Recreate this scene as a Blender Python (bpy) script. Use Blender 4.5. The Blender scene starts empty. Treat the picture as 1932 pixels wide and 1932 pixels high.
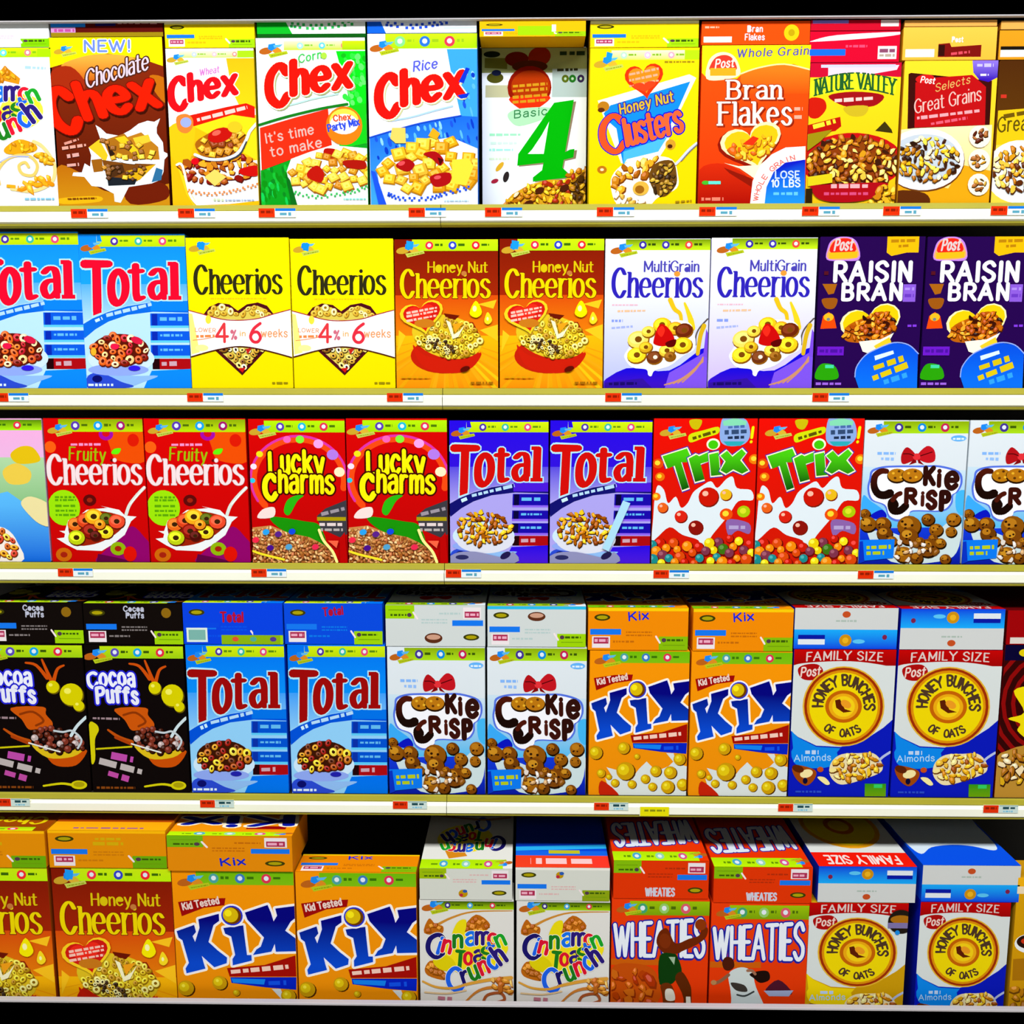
import bpy, math, random
from mathutils import Vector, Matrix
from mathutils.geometry import tessellate_polygon, delaunay_2d_cdt
scene = bpy.context.scene
COL = scene.collection

# ---------------------------------------------------------------- camera
F, D, ZC = 1636.0, 1.62, 1.35
PITCH, YAW = math.radians(7.4), math.radians(0.83)
cam_data = bpy.data.cameras.new('camera')
cam_data.sensor_width = 36
cam_data.lens = F / 1932 * 36
cam_data.clip_start = 0.05
camera = bpy.data.objects.new('camera', cam_data)
camera.location = (0, -D, ZC)
camera.rotation_euler = (math.pi / 2 - PITCH, 0, YAW)
COL.objects.link(camera)
scene.camera = camera
CM = camera.rotation_euler.to_matrix()

# ---------------------------------------------------------------- world, lamps, exposure
world = bpy.data.worlds.new('store_air')
world.use_nodes = True
world.node_tree.nodes['Background'].inputs[0].default_value = (1, 1, 1, 1)
world.node_tree.nodes['Background'].inputs[1].default_value = 0.015
scene.world = world

def area(name, loc, rot, sx, sy, power):
    l = bpy.data.lights.new(name, 'AREA')
    l.shape = 'RECTANGLE'; l.size = sx; l.size_y = sy; l.energy = power
    o = bpy.data.objects.new(name, l); o.location = loc; o.rotation_euler = rot
    COL.objects.link(o)
area('ceiling_strip_lamps', (0, -2.4, 4.3), (math.radians(28), 0, 0), 7.0, 0.6, 450)
area('frontal_fill', (0, -5.2, 3.6), (math.radians(62), 0, 0), 7.0, 1.0, 20)  # fill light added in front to brighten the box faces
scene.view_settings.view_transform = 'Standard'
scene.view_settings.look = 'None'
scene.view_settings.gamma = 1
scene.view_settings.use_curve_mapping = False
scene.view_settings.exposure = -0.44

# ---------------------------------------------------------------- helpers
def px(x, y, Y=0.0):
    """photo pixel -> point on the vertical plane at depth Y"""
    d = CM @ Vector(((x - 966) / F, (966 - y) / F, -1))
    t = (Y + D) / d.y
    return Vector((0, -D, ZC)) + d * t

def srgb(h):
    if isinstance(h, str):
        if len(h) == 3: h = ''.join(c * 2 for c in h)
        v = [int(h[i:i + 2], 16) / 255 for i in (0, 2, 4)]
        return tuple(c / 12.92 if c <= .04045 else ((c + .055) / 1.055) ** 2.4 for c in v)
    return h

def simple_mat(name, colour, rough=.5, metal=0.0, noise=0.0, spec=.3):
    m = bpy.data.materials.new(name); m.use_nodes = True
    nt = m.node_tree; b = nt.nodes['Principled BSDF']
    b.inputs['Roughness'].default_value = rough
    b.inputs['Metallic'].default_value = metal
    b.inputs['Specular IOR Level'].default_value = spec
    c = srgb(colour)
    b.inputs['Base Color'].default_value = (*c, 1)
    if noise:
        n = nt.nodes.new('ShaderNodeTexNoise'); n.inputs['Scale'].default_value = 9
        n.inputs['Detail'].default_value = 6
        r = nt.nodes.new('ShaderNodeMix'); r.data_type = 'RGBA'
        tc = nt.nodes.new('ShaderNodeTexCoord')
        nt.links.new(tc.outputs['Object'], n.inputs['Vector'])
        nt.links.new(n.outputs['Fac'], r.inputs[0])
        r.inputs[6].default_value = (*[x * (1 - noise) for x in c], 1)
        r.inputs[7].default_value = (*[min(1, x * (1 + noise)) for x in c], 1)
        nt.links.new(r.outputs[2], b.inputs['Base Color'])
    return m

M_PRINT = bpy.data.materials.new('printed_card'); M_PRINT.use_nodes = True
_nt = M_PRINT.node_tree; _b = _nt.nodes['Principled BSDF']
_at = _nt.nodes.new('ShaderNodeAttribute'); _at.attribute_name = 'ink'
_nt.links.new(_at.outputs['Color'], _b.inputs['Base Color'])
_b.inputs['Roughness'].default_value = .5
_b.inputs['Specular IOR Level'].default_value = .02
M_LIP = simple_mat('cream_steel', 'f4f6e4', .4, 0, .05)
M_CHAN = simple_mat('olive_channel', 'a8a02c', .6, 0, .1)
M_DECK = simple_mat('shelf_steel', '2a281e', .6, 0, .1)
M_BACK = simple_mat('dark_back_panel', '15130f', .8, 0, .2)
M_BLACK = simple_mat('band_black', '000000', 1, 0, 0, 0)  # pure black of the two added band boards
M_TRIM = simple_mat('grey_trim', 'b9b6ba', .5, 0, .05)
M_FLOOR = simple_mat('floor_tile', 'c4c0b4', .5, 0, .15)

def link(o, parent=None):
    COL.objects.link(o)
    if parent: o.parent = parent
    return o

def tag(o, label, cat, group=None):
    o['label'] = label; o['category'] = cat
    if group: o['group'] = group
    return o

def empty(name, loc):
    o = bpy.data.objects.new(name, None); o.location = loc; o.empty_display_size = .03
    return link(o)

def box_mesh(name, x0, x1, y0, y1, z0, z1, mat, bev=.0008, ink=None):
    import bmesh
    bm = bmesh.new()
    bmesh.ops.create_cube(bm, size=1)
    for v in bm.verts:
        v.co = Vector((x0 + (v.co.x + .5) * (x1 - x0), y0 + (v.co.y + .5) * (y1 - y0), z0 + (v.co.z + .5) * (z1 - z0)))
    if bev: bmesh.ops.bevel(bm, geom=list(bm.edges), offset=bev, segments=1, affect='EDGES')
    me = bpy.data.meshes.new(name); bm.to_mesh(me); bm.free()
    me.materials.append(mat)
    if ink:
        at = me.color_attributes.new('ink', 'FLOAT_COLOR', 'POINT')
        at.data.foreach_set('color', [*srgb(ink), 1] * len(me.vertices))
    return me

def add_box(name, x0, x1, y0, y1, z0, z1, mat, parent=None, bev=.0008, ink=None):
    return link(bpy.data.objects.new(name, box_mesh(name, x0, x1, y0, y1, z0, z1, mat, bev, ink)), parent)

def extrude_x(name, prof, x0, x1, mat, parent=None):
    """profile in (y, z), counter-clockwise, swept along x"""
    n = len(prof)
    vs = [(x0, y, z) for y, z in prof] + [(x1, y, z) for y, z in prof]
    fs = [tuple(range(n))[::-1], tuple(range(n, 2 * n))] + [(i, (i + 1) % n, n + (i + 1) % n, n + i) for i in range(n)]
    me = bpy.data.meshes.new(name); me.from_pydata(vs, [], fs); me.update(); me.materials.append(mat)
    return link(bpy.data.objects.new(name, me), parent)

# ---------------------------------------------------------------- stroke alphabet (cap height 10, x height 7)
GL = dict(
A="0,0 4,10 8,0|1.6,3.5 6.4,3.5", B="1,0 1,10|~1,10 5,9.8 6.5,7.7 5,5.4 1,5.3|~1,5.3 5.5,5.1 7,2.7 5.5,.2 1,0",
C="~7.2,8 5.5,9.8 3.5,10 1,8 .2,5 1,2 3.5,0 5.5,.2 7.4,2.2", D="1,0 1,10|~1,10 5,9.6 7.5,5 5,.4 1,0",
E="1,0 1,10|1,10 6,10|1,5.2 5,5.2|1,0 6.3,0", F="1,0 1,10|1,10 6.3,10|1,5.2 5,5.2",
G="~7.2,8 5.5,9.8 3.5,10 1,8 .2,5 1,2 3.5,0 5.8,.3 7.2,1.5|7.2,1 7.2,4.5|7.2,4.5 4.8,4.5",
H="1,0 1,10|7,0 7,10|1,5.2 7,5.2", I="1,0 1,10", K="1,0 1,10|7,10 1,4|3,6 7.3,0", L="1,10 1,0|1,0 6,0",
M="1,0 1,10|1,10 5,2 9,10|9,10 9,0", N="1,0 1,10|1,10 7,0|7,0 7,10", O="@4,10 1,8.4 .2,5 1,1.6 4,0 7,1.6 7.8,5 7,8.4",
P="1,0 1,10|~1,10 5.5,9.8 7,7.4 5.5,5 1,4.8", R="1,0 1,10|~1,10 5.5,9.8 7,7.4 5.5,5 1,4.8|3.5,4.8 7.3,0",
S="~6.6,8.2 5,9.9 3,9.9 1,8.6 1,6.8 3,5.5 5,4.6 6.6,3.2 6.4,1.2 4.5,0 2.5,.1 .6,1.8", T="4,0 4,10|.3,10 7.7,10",
U="1,10 1,3|~1,3 1.6,.7 4,0 6.4,.7 7,3|7,3 7,10", V="0,10 4,0 8,10", W="0,10 2.7,0 5,9 7.3,0 10,10",
Y="0,10 4,5 8,10|4,5 4,0", Z="1,10 7,10 .7,0 7.2,0",
a="~1,6 2.5,7 4.5,6.8 5.2,5|5.2,5 5.2,0|~5.2,4 2,3.8 .6,2.2 1.5,.2 3.4,.1 5.2,1.5",
c="~5.4,5.6 4,7 2.2,6.8 .6,3.5 2.2,.2 4,0 5.5,1.5", e="~.8,3.8 5.6,3.8 5,6.2 3.2,7 1.2,5.8 .6,3.4 1.4,1 3.4,0 5.4,1.3",
b="1,10 1,0|~1,5 2.6,6.9 4.6,6.6 5.8,3.5 4.6,.4 2.6,.1 1,2", d="5.6,10 5.6,0|~5.6,5 4,6.9 2,6.6 .8,3.5 2,.4 4,.1 5.6,2",
f="~5,9.2 3.8,10 2.2,8.5 2.1,6|2.1,7 2.1,0|.4,6.6 4.4,6.6", h="1,10 1,0|~1,5 2.8,6.9 4.6,6.7 5.3,5|5.3,5 5.3,0",
i="1,7 1,0|1,9.4 1,9.6", k="1,10 1,0|5.4,7 1,2.8|2.5,4.2 5.8,0", l="1,10 1,0",
m="1,7 1,0|~1,5 2.6,6.9 4,6.6 4.5,5|4.5,5 4.5,0|~4.5,5 6,6.9 7.5,6.6 8,5|8,5 8,0",
n="1,7 1,0|~1,5 2.8,6.9 4.6,6.7 5.3,5|5.3,5 5.3,0", o="@3.2,7 1.2,5.8 .6,3.5 1.2,1.2 3.2,0 5.2,1.2 5.8,3.5 5.2,5.8",
p="1,7 1,-3|~1,5 2.6,6.9 4.6,6.6 5.8,3.5 4.6,.4 2.6,.1 1,2", r="1,7 1,0|~1,4.5 2.4,6.8 4.2,6.8",
s="~5,5.7 3.6,7 2,6.8 .9,5.4 2,4 4,3.1 5.1,1.8 4.2,.2 2.2,0 .6,1.4", t="2.2,9.4 2.2,1.5|~2.2,1.5 2.8,.1 4.4,.3|.5,6.8 4.2,6.8",
u="~1,7 1,2 1.8,.2 3.6,.2 5.3,2|5.3,7 5.3,0", w="0,7 1.8,0 3.6,6 5.4,0 7.2,7", x=".5,7 5.5,0|5.5,7 .5,0",
y=".5,7 3.2,0|5.8,7 3,-1 1.5,-3")
GL.update({'4': "5,0 5,10 0,3 7,3", '6': "~5.8,9.8 2.5,7 .8,3 2,.4 4.4,.2 5.8,2.6 4.4,5.2 2,5 .9,3.4", '1': "0,8 2,10 2,0", "'": "1,10 .8,8",
           '0': "@3,10 .6,7.5 .6,2.5 3,0 5.4,2.5 5.4,7.5", '%': "5,10 1,0|@1.2,10 .2,8.4 1.2,7 2.2,8.4|@5,3 4,1.6 5,0 6,1.6", '/': "4,10 0,0", '!': "1,10 1,3|1,0 1,.2",
           '&': "~6,0 1,7 2,9.8 4,9 3.6,7 1,4 1,1 3,0 5.8,4"})

def cr(pts, closed, n=4):
    """Catmull-Rom"""
    out = []; N = len(pts)
    for i in range(N if closed else N - 1):
        g = (lambda k: pts[k % N]) if closed else (lambda k: pts[max(0, min(N - 1, k))])
        p0, p1, p2, p3 = g(i - 1), g(i), g(i + 1), g(i + 2)
        for j in range(n):
            t = j / n
            out.append(tuple(.5 * (2 * b + (c - a) * t + (2 * a - 5 * b + 4 * c - d) * t * t + (3 * b - a - 3 * c + d) * t ** 3)
                             for a, b, c, d in zip(p0, p1, p2, p3)))
    out.append(pts[0] if closed else pts[-1])
    return out

def parse(s): return [tuple(float(v) for v in q.split(',')) for q in s.split()]

GLP = {}
for ch, s in GL.items():
    st = []
    for part in s.split('|'):
        sm = part[0] in '~@'; cl = part[0] == '@'
        p = parse(part.lstrip('~@'))
        st.append((cr(p, cl) if sm else p, sm))
    GLP[ch] = (st, max(q[0] for p, _ in st for q in p))

# ---------------------------------------------------------------- printed artwork, drawn in measured units of the box face
ARTS = {}
class Art:
    def __init__(s, name, xl, xlb, xr, xrb, yt, yb, bg, base='front_panel'):
        s.q = (xl, xlb, xr, xrb, yt, yb); s.buf = {}; s.base = base; s.cur = base; s.k = 0
        s.rnd = random.Random(name); ARTS[name] = s; s.bg = bg
        s.meshes = None
        R(xl - 200, yt - 50, xr + 200, yb + 50, bg)
    def uv(s, x, y):
        xl, xlb, xr, xrb, yt, yb = s.q
        v = (y - yt) / (yb - yt); l = xl + (xlb - xl) * v; r = xr + (xrb - xr) * v
        return (x - l) / (r - l), 1 - v
A = None
def art(*a, **k):
    global A
    A = Art.__new__(Art); A.__init__(*a, **k)
def to(n=None): A.cur = n or A.base

def _colf(c):
    """plain ink, or (ink1, ink2, y1, y2) blend, or (.., 'x')"""
    if isinstance(c, str):
        q = srgb(c); return lambda x, y: q
    a, b, t0, t1 = srgb(c[0]), srgb(c[1]), c[2], c[3]; hx = len(c) > 4
    def f(x, y):
        t = max(0, min(1, ((x if hx else y) - t0) / (t1 - t0))); return tuple(p + (q - p) * t for p, q in zip(a, b))
    return f

def union(polys):
    """overlapping strokes of one ink become one flat outline"""
    vs, fs = [], []
    for q in polys:
        if abs(sum(a[0] * b[1] - b[0] * a[1] for a, b in zip(q, q[1:] + q[:1]))) < .02: continue
        if sum(a[0] * b[1] - b[0] * a[1] for a, b in zip(q, q[1:] + q[:1])) < 0: q = q[::-1]
        fs.append(list(range(len(vs), len(vs) + len(q)))); vs += [Vector(p) for p in q]
    if not fs: return []
    v2, _, f2, _, _, src = delaunay_2d_cdt(vs, [], fs, 1, .01)
    return [[tuple(v2[i]) for i in f] for f, o in zip(f2, src) if o]

def emit(polys, c, uni=False):
    """convex polygons in drawing units, all one printed layer"""
    if uni: polys = union(polys)
    A.k += 1; f = _colf(c); out = A.buf.setdefault(A.cur, [])
    for poly in polys:
        P5 = [(*A.uv(x, y), *f(x, y)) for x, y in poly]
        for ax, sg, lim in ((0, 1, 0), (0, -1, 1), (1, 1, 0), (1, -1, 1)):
            if not P5: break
            new = []; prev = P5[-1]; dp = sg * (prev[ax] - lim)
            for cur in P5:
                dc = sg * (cur[ax] - lim)
                if (dp >= 0) != (dc >= 0):
                    t = dp / (dp - dc); new.append(tuple(a + (b - a) * t for a, b in zip(prev, cur)))
                if dc >= 0: new.append(cur)
                prev, dp = cur, dc
            P5 = new
        if len(P5) > 2:
            ar = sum(a[0] * b[1] - b[0] * a[1] for a, b in zip(P5, P5[1:] + P5[:1]))
            if abs(ar) < 1e-7: continue
            if ar < 0: P5 = P5[::-1]
            out.append((A.k, P5))

def tris(pts):
    t = tessellate_polygon([[Vector((x, y, 0)) for x, y in pts]])
    return [[pts[i] for i in q] for q in t]
def P(s, c, sm=False):
    p = parse(s) if isinstance(s, str) else s
    if sm: p = cr(p, True)[:-1]
    emit(tris(p), c)
def R(x0, y0, x1, y1, c): emit([[(x0, y0), (x1, y0), (x1, y1), (x0, y1)]], c)
def ell(cx, cy, rx, ry, rot=0, n=20, a0=0, a1=360):
    r = math.radians(rot); C, S = math.cos(r), math.sin(r); o = []
    for i in range(n):
        t = math.radians(a0 + (a1 - a0) * i / (n if a1 - a0 == 360 else n - 1)); u, v = rx * math.cos(t), ry * math.sin(t)
        o.append((cx + u * C + v * S, cy - u * S + v * C))
    return o
def E(cx, cy, rx, ry, c, rot=0, n=22): emit([ell(cx, cy, rx, ry, rot, n)], c)
def ribbon(p, a, b, taper=None):
    """pen with an elliptical nib a (across stems) x b"""
    out = []; N = len(p)
    for i, q in enumerate(p):
        w = 1 if not taper else taper[0] + (taper[1] - taper[0]) * i / max(1, N - 1)
        out.append([(q[0] + a / 2 * w * math.cos(k * math.pi / 4 + .3927), q[1] + b / 2 * w * math.sin(k * math.pi / 4 + .3927)) for k in range(8)])
    for i in range(N - 1):
        w0 = w1 = 1
        if taper:
            w0 = taper[0] + (taper[1] - taper[0]) * i / (N - 1); w1 = taper[0] + (taper[1] - taper[0]) * (i + 1) / (N - 1)
        (x0, y0), (x1, y1) = p[i], p[i + 1]
        dx, dy = x1 - x0, y1 - y0; L = math.hypot(dx, dy)
        if L < 1e-6: continue
        nx, ny = -dy / L, dx / L; A2, B2 = (a / 2), (b / 2)
        h = math.hypot(A2 * nx, B2 * ny) or 1
        ox, oy = A2 * A2 * nx / h, B2 * B2 * ny / h
        out.append([(x0 + ox * w0, y0 + oy * w0), (x1 + ox * w1, y1 + oy * w1), (x1 - ox * w1, y1 - oy * w1), (x0 - ox * w0, y0 - oy * w0)])
    return out
def S(s, w, c, sm=True, taper=None, closed=False):
    p = parse(s) if isinstance(s, str) else s
    if sm: p = cr(p, closed)
    elif closed: p = p + p[:1]
    emit(ribbon(p, w, w, taper), c, True)
def xform(polys, f): return [[f(x, y) for x, y in q] for q in polys]
def T(txt, x, y, w, h, c, a=.16, b=None, sh=0, rot=0, ser=0, out=(), sp=2.2, warp=None, xh=7, shadow=None):
    """lettering; x, y = left end of the base line, w x h = overall width x capital height"""
    b = a if b is None else b
    adv = 0; items = []
    for ch in txt:
        if ch == ' ': adv += 4.5; continue
        st, wd = GLP[ch]; items.append((st, adv)); adv += wd + sp
    adv -= sp
    sx = w / max(adv, 1); sy = h / 10; r = math.radians(rot); Cc, Ss = math.cos(r), math.sin(r)
    def f(u, v):
        u2 = u + v * sh; X, Y = x + u2 * Cc - v * Ss * 1, y - (u2 * Ss + v * Cc)
        return warp(X, Y) if warp else (X, Y)
    def yy(q): return q * xh / 7 if q <= 7 else xh + (q - 7) * (10 - xh) / 3
    def build(ga, gb):
        polys = []
        for st, ox in items:
            up = st and False
            for p, smf in st:
                pts = [((q[0] + ox) * sx, (yy(q[1]) if xh != 7 else q[1]) * sy) for q in p]
                dot = len(p) == 2 and abs(p[0][1] - p[1][1]) < .3 and abs(p[0][0] - p[1][0]) < .3
                polys += ribbon(pts, a * h + ga, (a if dot else b) * h + gb)
                if ser and not smf and not dot:
                    for e, g in ((0, 1), (-1, -2)):
                        if len(p) < 2: continue
                        q, q2 = p[e], p[g]
                        if abs(q[1] - q2[1]) > abs(q[0] - q2[0]) * 1.2 and min(abs(q[1] - k) for k in (0, 7, 10)) < .1:
                            X, Y = pts[e]; k = a * h * .95 * ser
                            lo = X - k; hi = X + (k if q[1] < 1 or txt.isupper() else k * .3)
                            t = max(b * h * .5, .03 * h)
                            polys.append([(lo - ga / 2, Y - t - gb / 2), (hi + ga / 2, Y - t - gb / 2), (hi + ga / 2, Y + t + gb / 2), (lo - ga / 2, Y + t + gb / 2)])
        return polys
    if shadow:
        dx, dy, sc, g = shadow
        emit([[(X + dx, Y + dy) for X, Y in q] for q in xform(build(g, g), f)], sc, True)
    for g, oc in out: emit(xform(build(g, g), f), oc, True)
    emit(xform(build(0, 0), f), c, True)
def TC(txt, cx, cy, r, a0, a1, h, c, a=.2, ser=0, inside=False):
    """lettering set around a circle; angles clockwise from the top"""
    polys = []; n = len(txt)
    for i, ch in enumerate(txt):
        if ch == ' ': continue
        an = math.radians(a0 + (a1 - a0) * (i + .5) / n); st, wd = GLP[ch]; arcw = abs(a1 - a0) / n * math.pi / 180 * r
        s = min(h / 10, 99); sx = arcw * .82 / max(wd, 5)
        for p, smf in st:
            for q in ribbon([((u - wd / 2) * sx, (v - 5) * s) for u, v in p], a * h, a * h):
                if inside: q = [(u, v - 0) for u, v in q]
                o = []
                for u, v in q:
                    rr = r + (v if not inside else -v); al = an + (u / r if not inside else -u / r)
                    o.append((cx + rr * math.sin(al), cy - rr * math.cos(al)))
                polys.append(o)
    emit(polys, c, True)
def dash(x0, y0, x1, y1, c, h=14, rot=0):
    """line of print too small to read in the photograph"""
    L = math.hypot(x1 - x0, y1 - y0); dx, dy = (x1 - x0) / L, (y1 - y0) / L; t = 0; out = []
    while t < L:
        w = A.rnd.uniform(.7, 2.6) * h; g = A.rnd.uniform(.35, .6) * h; e = min(L, t + w); k = h * A.rnd.uniform(.35, .5)
        out.append([(x0 + dx * t + dy * -k, y0 + dy * t + dx * k), (x0 + dx * e + dy * -k, y0 + dy * e + dx * k),
                    (x0 + dx * e + dy * k, y0 + dy * e - dx * k), (x0 + dx * t + dy * k, y0 + dy * t - dx * k)])
        t = e + g
    emit(out, c)
def heart(cx, cy, w, h, c, rot=0, ret=False):
    r = math.radians(rot); C_, S_ = math.cos(r), math.sin(r); o = []
    for i in range(30):
        t = 2 * math.pi * i / 30; u = math.sin(t) ** 3; v = (13 * math.cos(t) - 5 * math.cos(2 * t) - 2 * math.cos(3 * t) - math.cos(4 * t)) / 16
        u *= w / 2; v = v * h / 2
        o.append((cx + u * C_ - v * S_, cy - (u * S_ + v * C_)))
    P(o, c)
def inside(p, poly):
    x, y = p; r = False
    for (a, b), (c, d) in zip(poly, poly[1:] + poly[:1]):
        if (b > y) != (d > y) and x < (c - a) * (y - b) / (d - b) + a: r = not r
    return r
def pile(poly, n, size, cols, kind='flake', dark='5a2a08', seed=1):
    if isinstance(poly, str): poly = parse(poly)
    rd = random.Random(seed * 7919 + n)
    if kind == 'flake' and n > 24: n, size = int(n * 1.7), size * .8
    xs = [p[0] for p in poly]; ys = [p[1] for p in poly]; pts = []
    tries = 0
    while len(pts) < n and tries < 40 * n:
        tries += 1; q = (rd.uniform(min(xs), max(xs)), rd.uniform(min(ys), max(ys)))
        if inside(q, poly) and all((q[0] - p[0]) ** 2 + (q[1] - p[1]) ** 2 > (size * .75) ** 2 for p in pts): pts.append(q)
    pts.sort(key=lambda p: p[1])
    for x, y in pts:
        s = size * rd.uniform(.75, 1.2); c = rd.choice(cols); dk = dark if isinstance(dark, str) else rd.choice(dark)
        lite = tuple(min(1, v * 1.5 + .06) for v in srgb(c)); lite = ''.join('%02x' % int(255 * (v * 12.92 if v < .0031 else 1.055 * v ** (1 / 2.4) - .055)) for v in lite)
        ro = rd.uniform(0, 360)
        if kind == 'flake':
            k = [rd.uniform(.55, 1.15) for _ in range(7)]; ca, sa = math.cos(math.radians(ro)), math.sin(math.radians(ro)); fl = rd.uniform(.3, .5)
            def bl(sc, dx=0, dy=0):
                o = []
                for i in range(7):
                    u, v = sc * s * k[i] * .68 * math.cos(i * .898), sc * s * k[i] * fl * math.sin(i * .898)
                    o.append((x + dx + u * ca - v * sa, y + dy + u * sa + v * ca))
                return o
            emit([bl(1.18, s * .07, s * .13)], dk); emit([bl(1)], c)
            if rd.random() < .75: emit([bl(.5, -s * .05, -s * .12)], lite)
        elif kind == 'ball':
            E(x + s * .08, y + s * .1, s * .56, s * .56, dk, n=12); E(x, y, s * .5, s * .5, c, n=12); E(x - s * .14, y - s * .16, s * .22, s * .2, lite, n=8)
        elif kind == 'ring':
            q = rd.uniform(.6, 1)
            E(x + s * .05, y + s * .1, s * .56, s * .56 * q, dk, ro, n=12); E(x, y, s * .5, s * .5 * q, c, ro, n=12)
            E(x - s * .06, y - s * .08, s * .36, s * .34 * q, lite, ro, n=10); E(x, y, s * .22, s * .2 * q, dk, ro, n=8)
        elif kind == 'sq':
            w = s * .5
            def sq(k, dx=0, dy=0): return [(x + dx + k * w * 1.3 * math.cos(math.radians(ro + 45 + 90 * i)), y + dy + k * w * 1.1 * math.sin(math.radians(ro + 45 + 90 * i))) for i in range(4)]
            emit([sq(1.12, s * .06, s * .1)], dk); emit([sq(1)], c); emit([sq(.62, -s * .04, -s * .05)], lite); emit([sq(.22)], c)

# recurring printed details
def strip(x0, y0, x1, y1, cols=('53c', '4bd', 'd33'), c=('d4ee10', 'a4cc08'), f=.0, ink='5a8a10'):
    """pale green banner with three round icons"""
    w = x1 - x0; h = y1 - y0
    R(x0, y0, x1, y1, (c[0], c[1], y0, y1))
    for i, q in enumerate(cols):
        cx = x0 + w * (.2 + .27 * i) + f * w; cy = y0 + h * .52
        E(cx, cy, h * .36, h * .36, q, n=14); E(cx, cy - h * .02, h * .18, h * .18, 'dde8f4', n=10)
        dash(cx + h * .5, cy - h * .05, cx + w * .155, cy - h * .05, ink, h * .22)
def grain(x, y, s, dull=False):
    """small badge: blue letter over brown grain with a green ribbon"""
    a, b, g = ('b86018', 'd88a20', 'b4c41c') if not dull else ('c8a028', 'd8b030', 'c0cc50')
    E(x + 55 * s, y + 62 * s, 62 * s, 30 * s, a, 10); E(x + 150 * s, y + 58 * s, 50 * s, 28 * s, b, -25)
    P([(x + 75 * s, y + 90 * s), (x + 240 * s, y + 62 * s), (x + 252 * s, y + 88 * s), (x + 95 * s, y + 125 * s)], g)
    dash(x + 100 * s, y + 106 * s, x + 235 * s, y + 82 * s, '8a9a10', 10 * s)
    P([(x + 78 * s, y + 5 * s), (x + 135 * s, y - 5 * s), (x + 150 * s, y + 35 * s), (x + 105 * s, y + 62 * s), (x + 72 * s, y + 45 * s)], '1a86f0')
    P([(x + 120 * s, y + 12 * s), (x + 205 * s, y + 4 * s), (x + 180 * s, y + 28 * s), (x + 130 * s, y + 34 * s)], '5ab4e8')
def zig(s, size, c, n=26):
    """checked rim of a printed bowl"""
    p = cr(parse(s), False, 12); out = []
    L = len(p)
    for i in range(n):
        x, y = p[int(i * (L - 1) / (n - 1))]; dy = (-1) ** i * size * .55; k = size * .5
        out.append([(x - k, y + dy - k), (x + k, y + dy - k), (x + k, y + dy + k), (x - k, y + dy + k)])
    emit(out, c)

def panel_meshes(name):
    a = ARTS[name]
    if a.meshes: return a.meshes
    a.meshes = []
    for part, polys in a.buf.items():
        vs, fs, cs = [], [], []
        for k, p5 in polys:
            i0 = len(vs)
            for u, v, r, g, b in p5:
                vs.append((u, -.00025 - k * .000006, v)); cs += [r, g, b, 1]
            fs.append(tuple(range(i0, len(vs))))
        me = bpy.data.meshes.new(part); me.from_pydata(vs, [], fs)
        at = me.color_attributes.new('ink', 'FLOAT_COLOR', 'POINT'); at.data.foreach_set('color', cs)
        me.materials.append(M_PRINT); me.update()
        a.meshes.append((part, me))
    a.meshes.sort(key=lambda q: q[0] != a.base)
    return a.meshes

def put_panel(name, parent, loc, rot, sx, sz):
    top = None
    for part, me in panel_meshes(name):
        o = bpy.data.objects.new(part, me)
        if top is None:
            o.location = loc; o.rotation_euler = rot; o.scale = (sx, 1, sz); link(o, parent); top = o
        else: link(o, top)
    return top
# ================================================================= front artwork, top row
def chex_word(x, y, k, c, rot, out, sh=.12, hh=170, ww=460, shadow=None, warp=None):
    """four-letter brush word with a deep first letter"""
    r = math.radians(rot); cx, cy = math.cos(r), math.sin(r)
    T('C', x, y + 70 * k, 150 * k, 290 * k, c, .26, .2, sh, rot, out=out, shadow=shadow, warp=warp)
    T('hex', x + 175 * k * cx, y - 175 * k * cy + 8 * k, ww * k, 250 * k, c, .27, .18, sh, rot, out=out, shadow=shadow, xh=6.8, sp=2.0, warp=warp)

art('chocolate', 455, 525, 1405, 1450, 232, 1695, ('8a2808', '4a1202', 700, 1300))
P('455,232 1410,232 1410,480 1300,440 1150,400 950,370 760,400 600,450 465,490', 'fff000')
P('560,470 760,390 950,375 1150,400 1200,470 1000,560 800,600 700,560', ('f0a83c', 'c86010', 400, 600), True)
P('480,520 640,480 760,620 700,720 500,720', 'a02808', True)
P('1300,560 1440,600 1440,800 1340,700', 'c06808', True)
P('520,1350 700,1400 900,1560 1250,1600 1450,1500 1460,1700 540,1700', ('b86a08', 'c88a10', 1350, 1690), True)
P('1080,1480 1400,1500 1420,1640 1120,1680', '6a1a04', True)
P('530,1630 850,1610 860,1660 560,1680', 'e8b010', True)
T('NEW!', 750, 350, 380, 90, '6a86ff', .2, sh=0, out=[(16, 'e8f4ff')])
grain(505, 305, .75, True)
to('title_lettering')
T('Chocolate', 770, 665, 540, 145, 'd8c8d8', .12, .08, .3, 17, out=[(22, '4a2010')], sp=1.4)
chex_word(535, 965, 1.25, 'ff1a00', 11, [(16, '7a0a00')], -.14, ww=500, shadow=(10, 20, '3a0a00', 14))
to('food_picture')
P('840,985 880,1010 930,1060 1040,1080 1130,1030 1200,975 1275,950 1330,960 1380,930 1350,1010 1350,1060 1400,1140 1405,1220 1450,1245 1410,1290 1400,1400 1370,1470 1300,1500 1110,1530 1040,1670 990,1660 985,1590 880,1530 800,1520 740,1440 640,1430 650,1400 720,1400 745,1320 790,1350 800,1250 780,1180 880,1110', 'e4f0fa')
P('1340,1360 1395,1380 1380,1470 1300,1490', '2a6a98')
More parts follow.
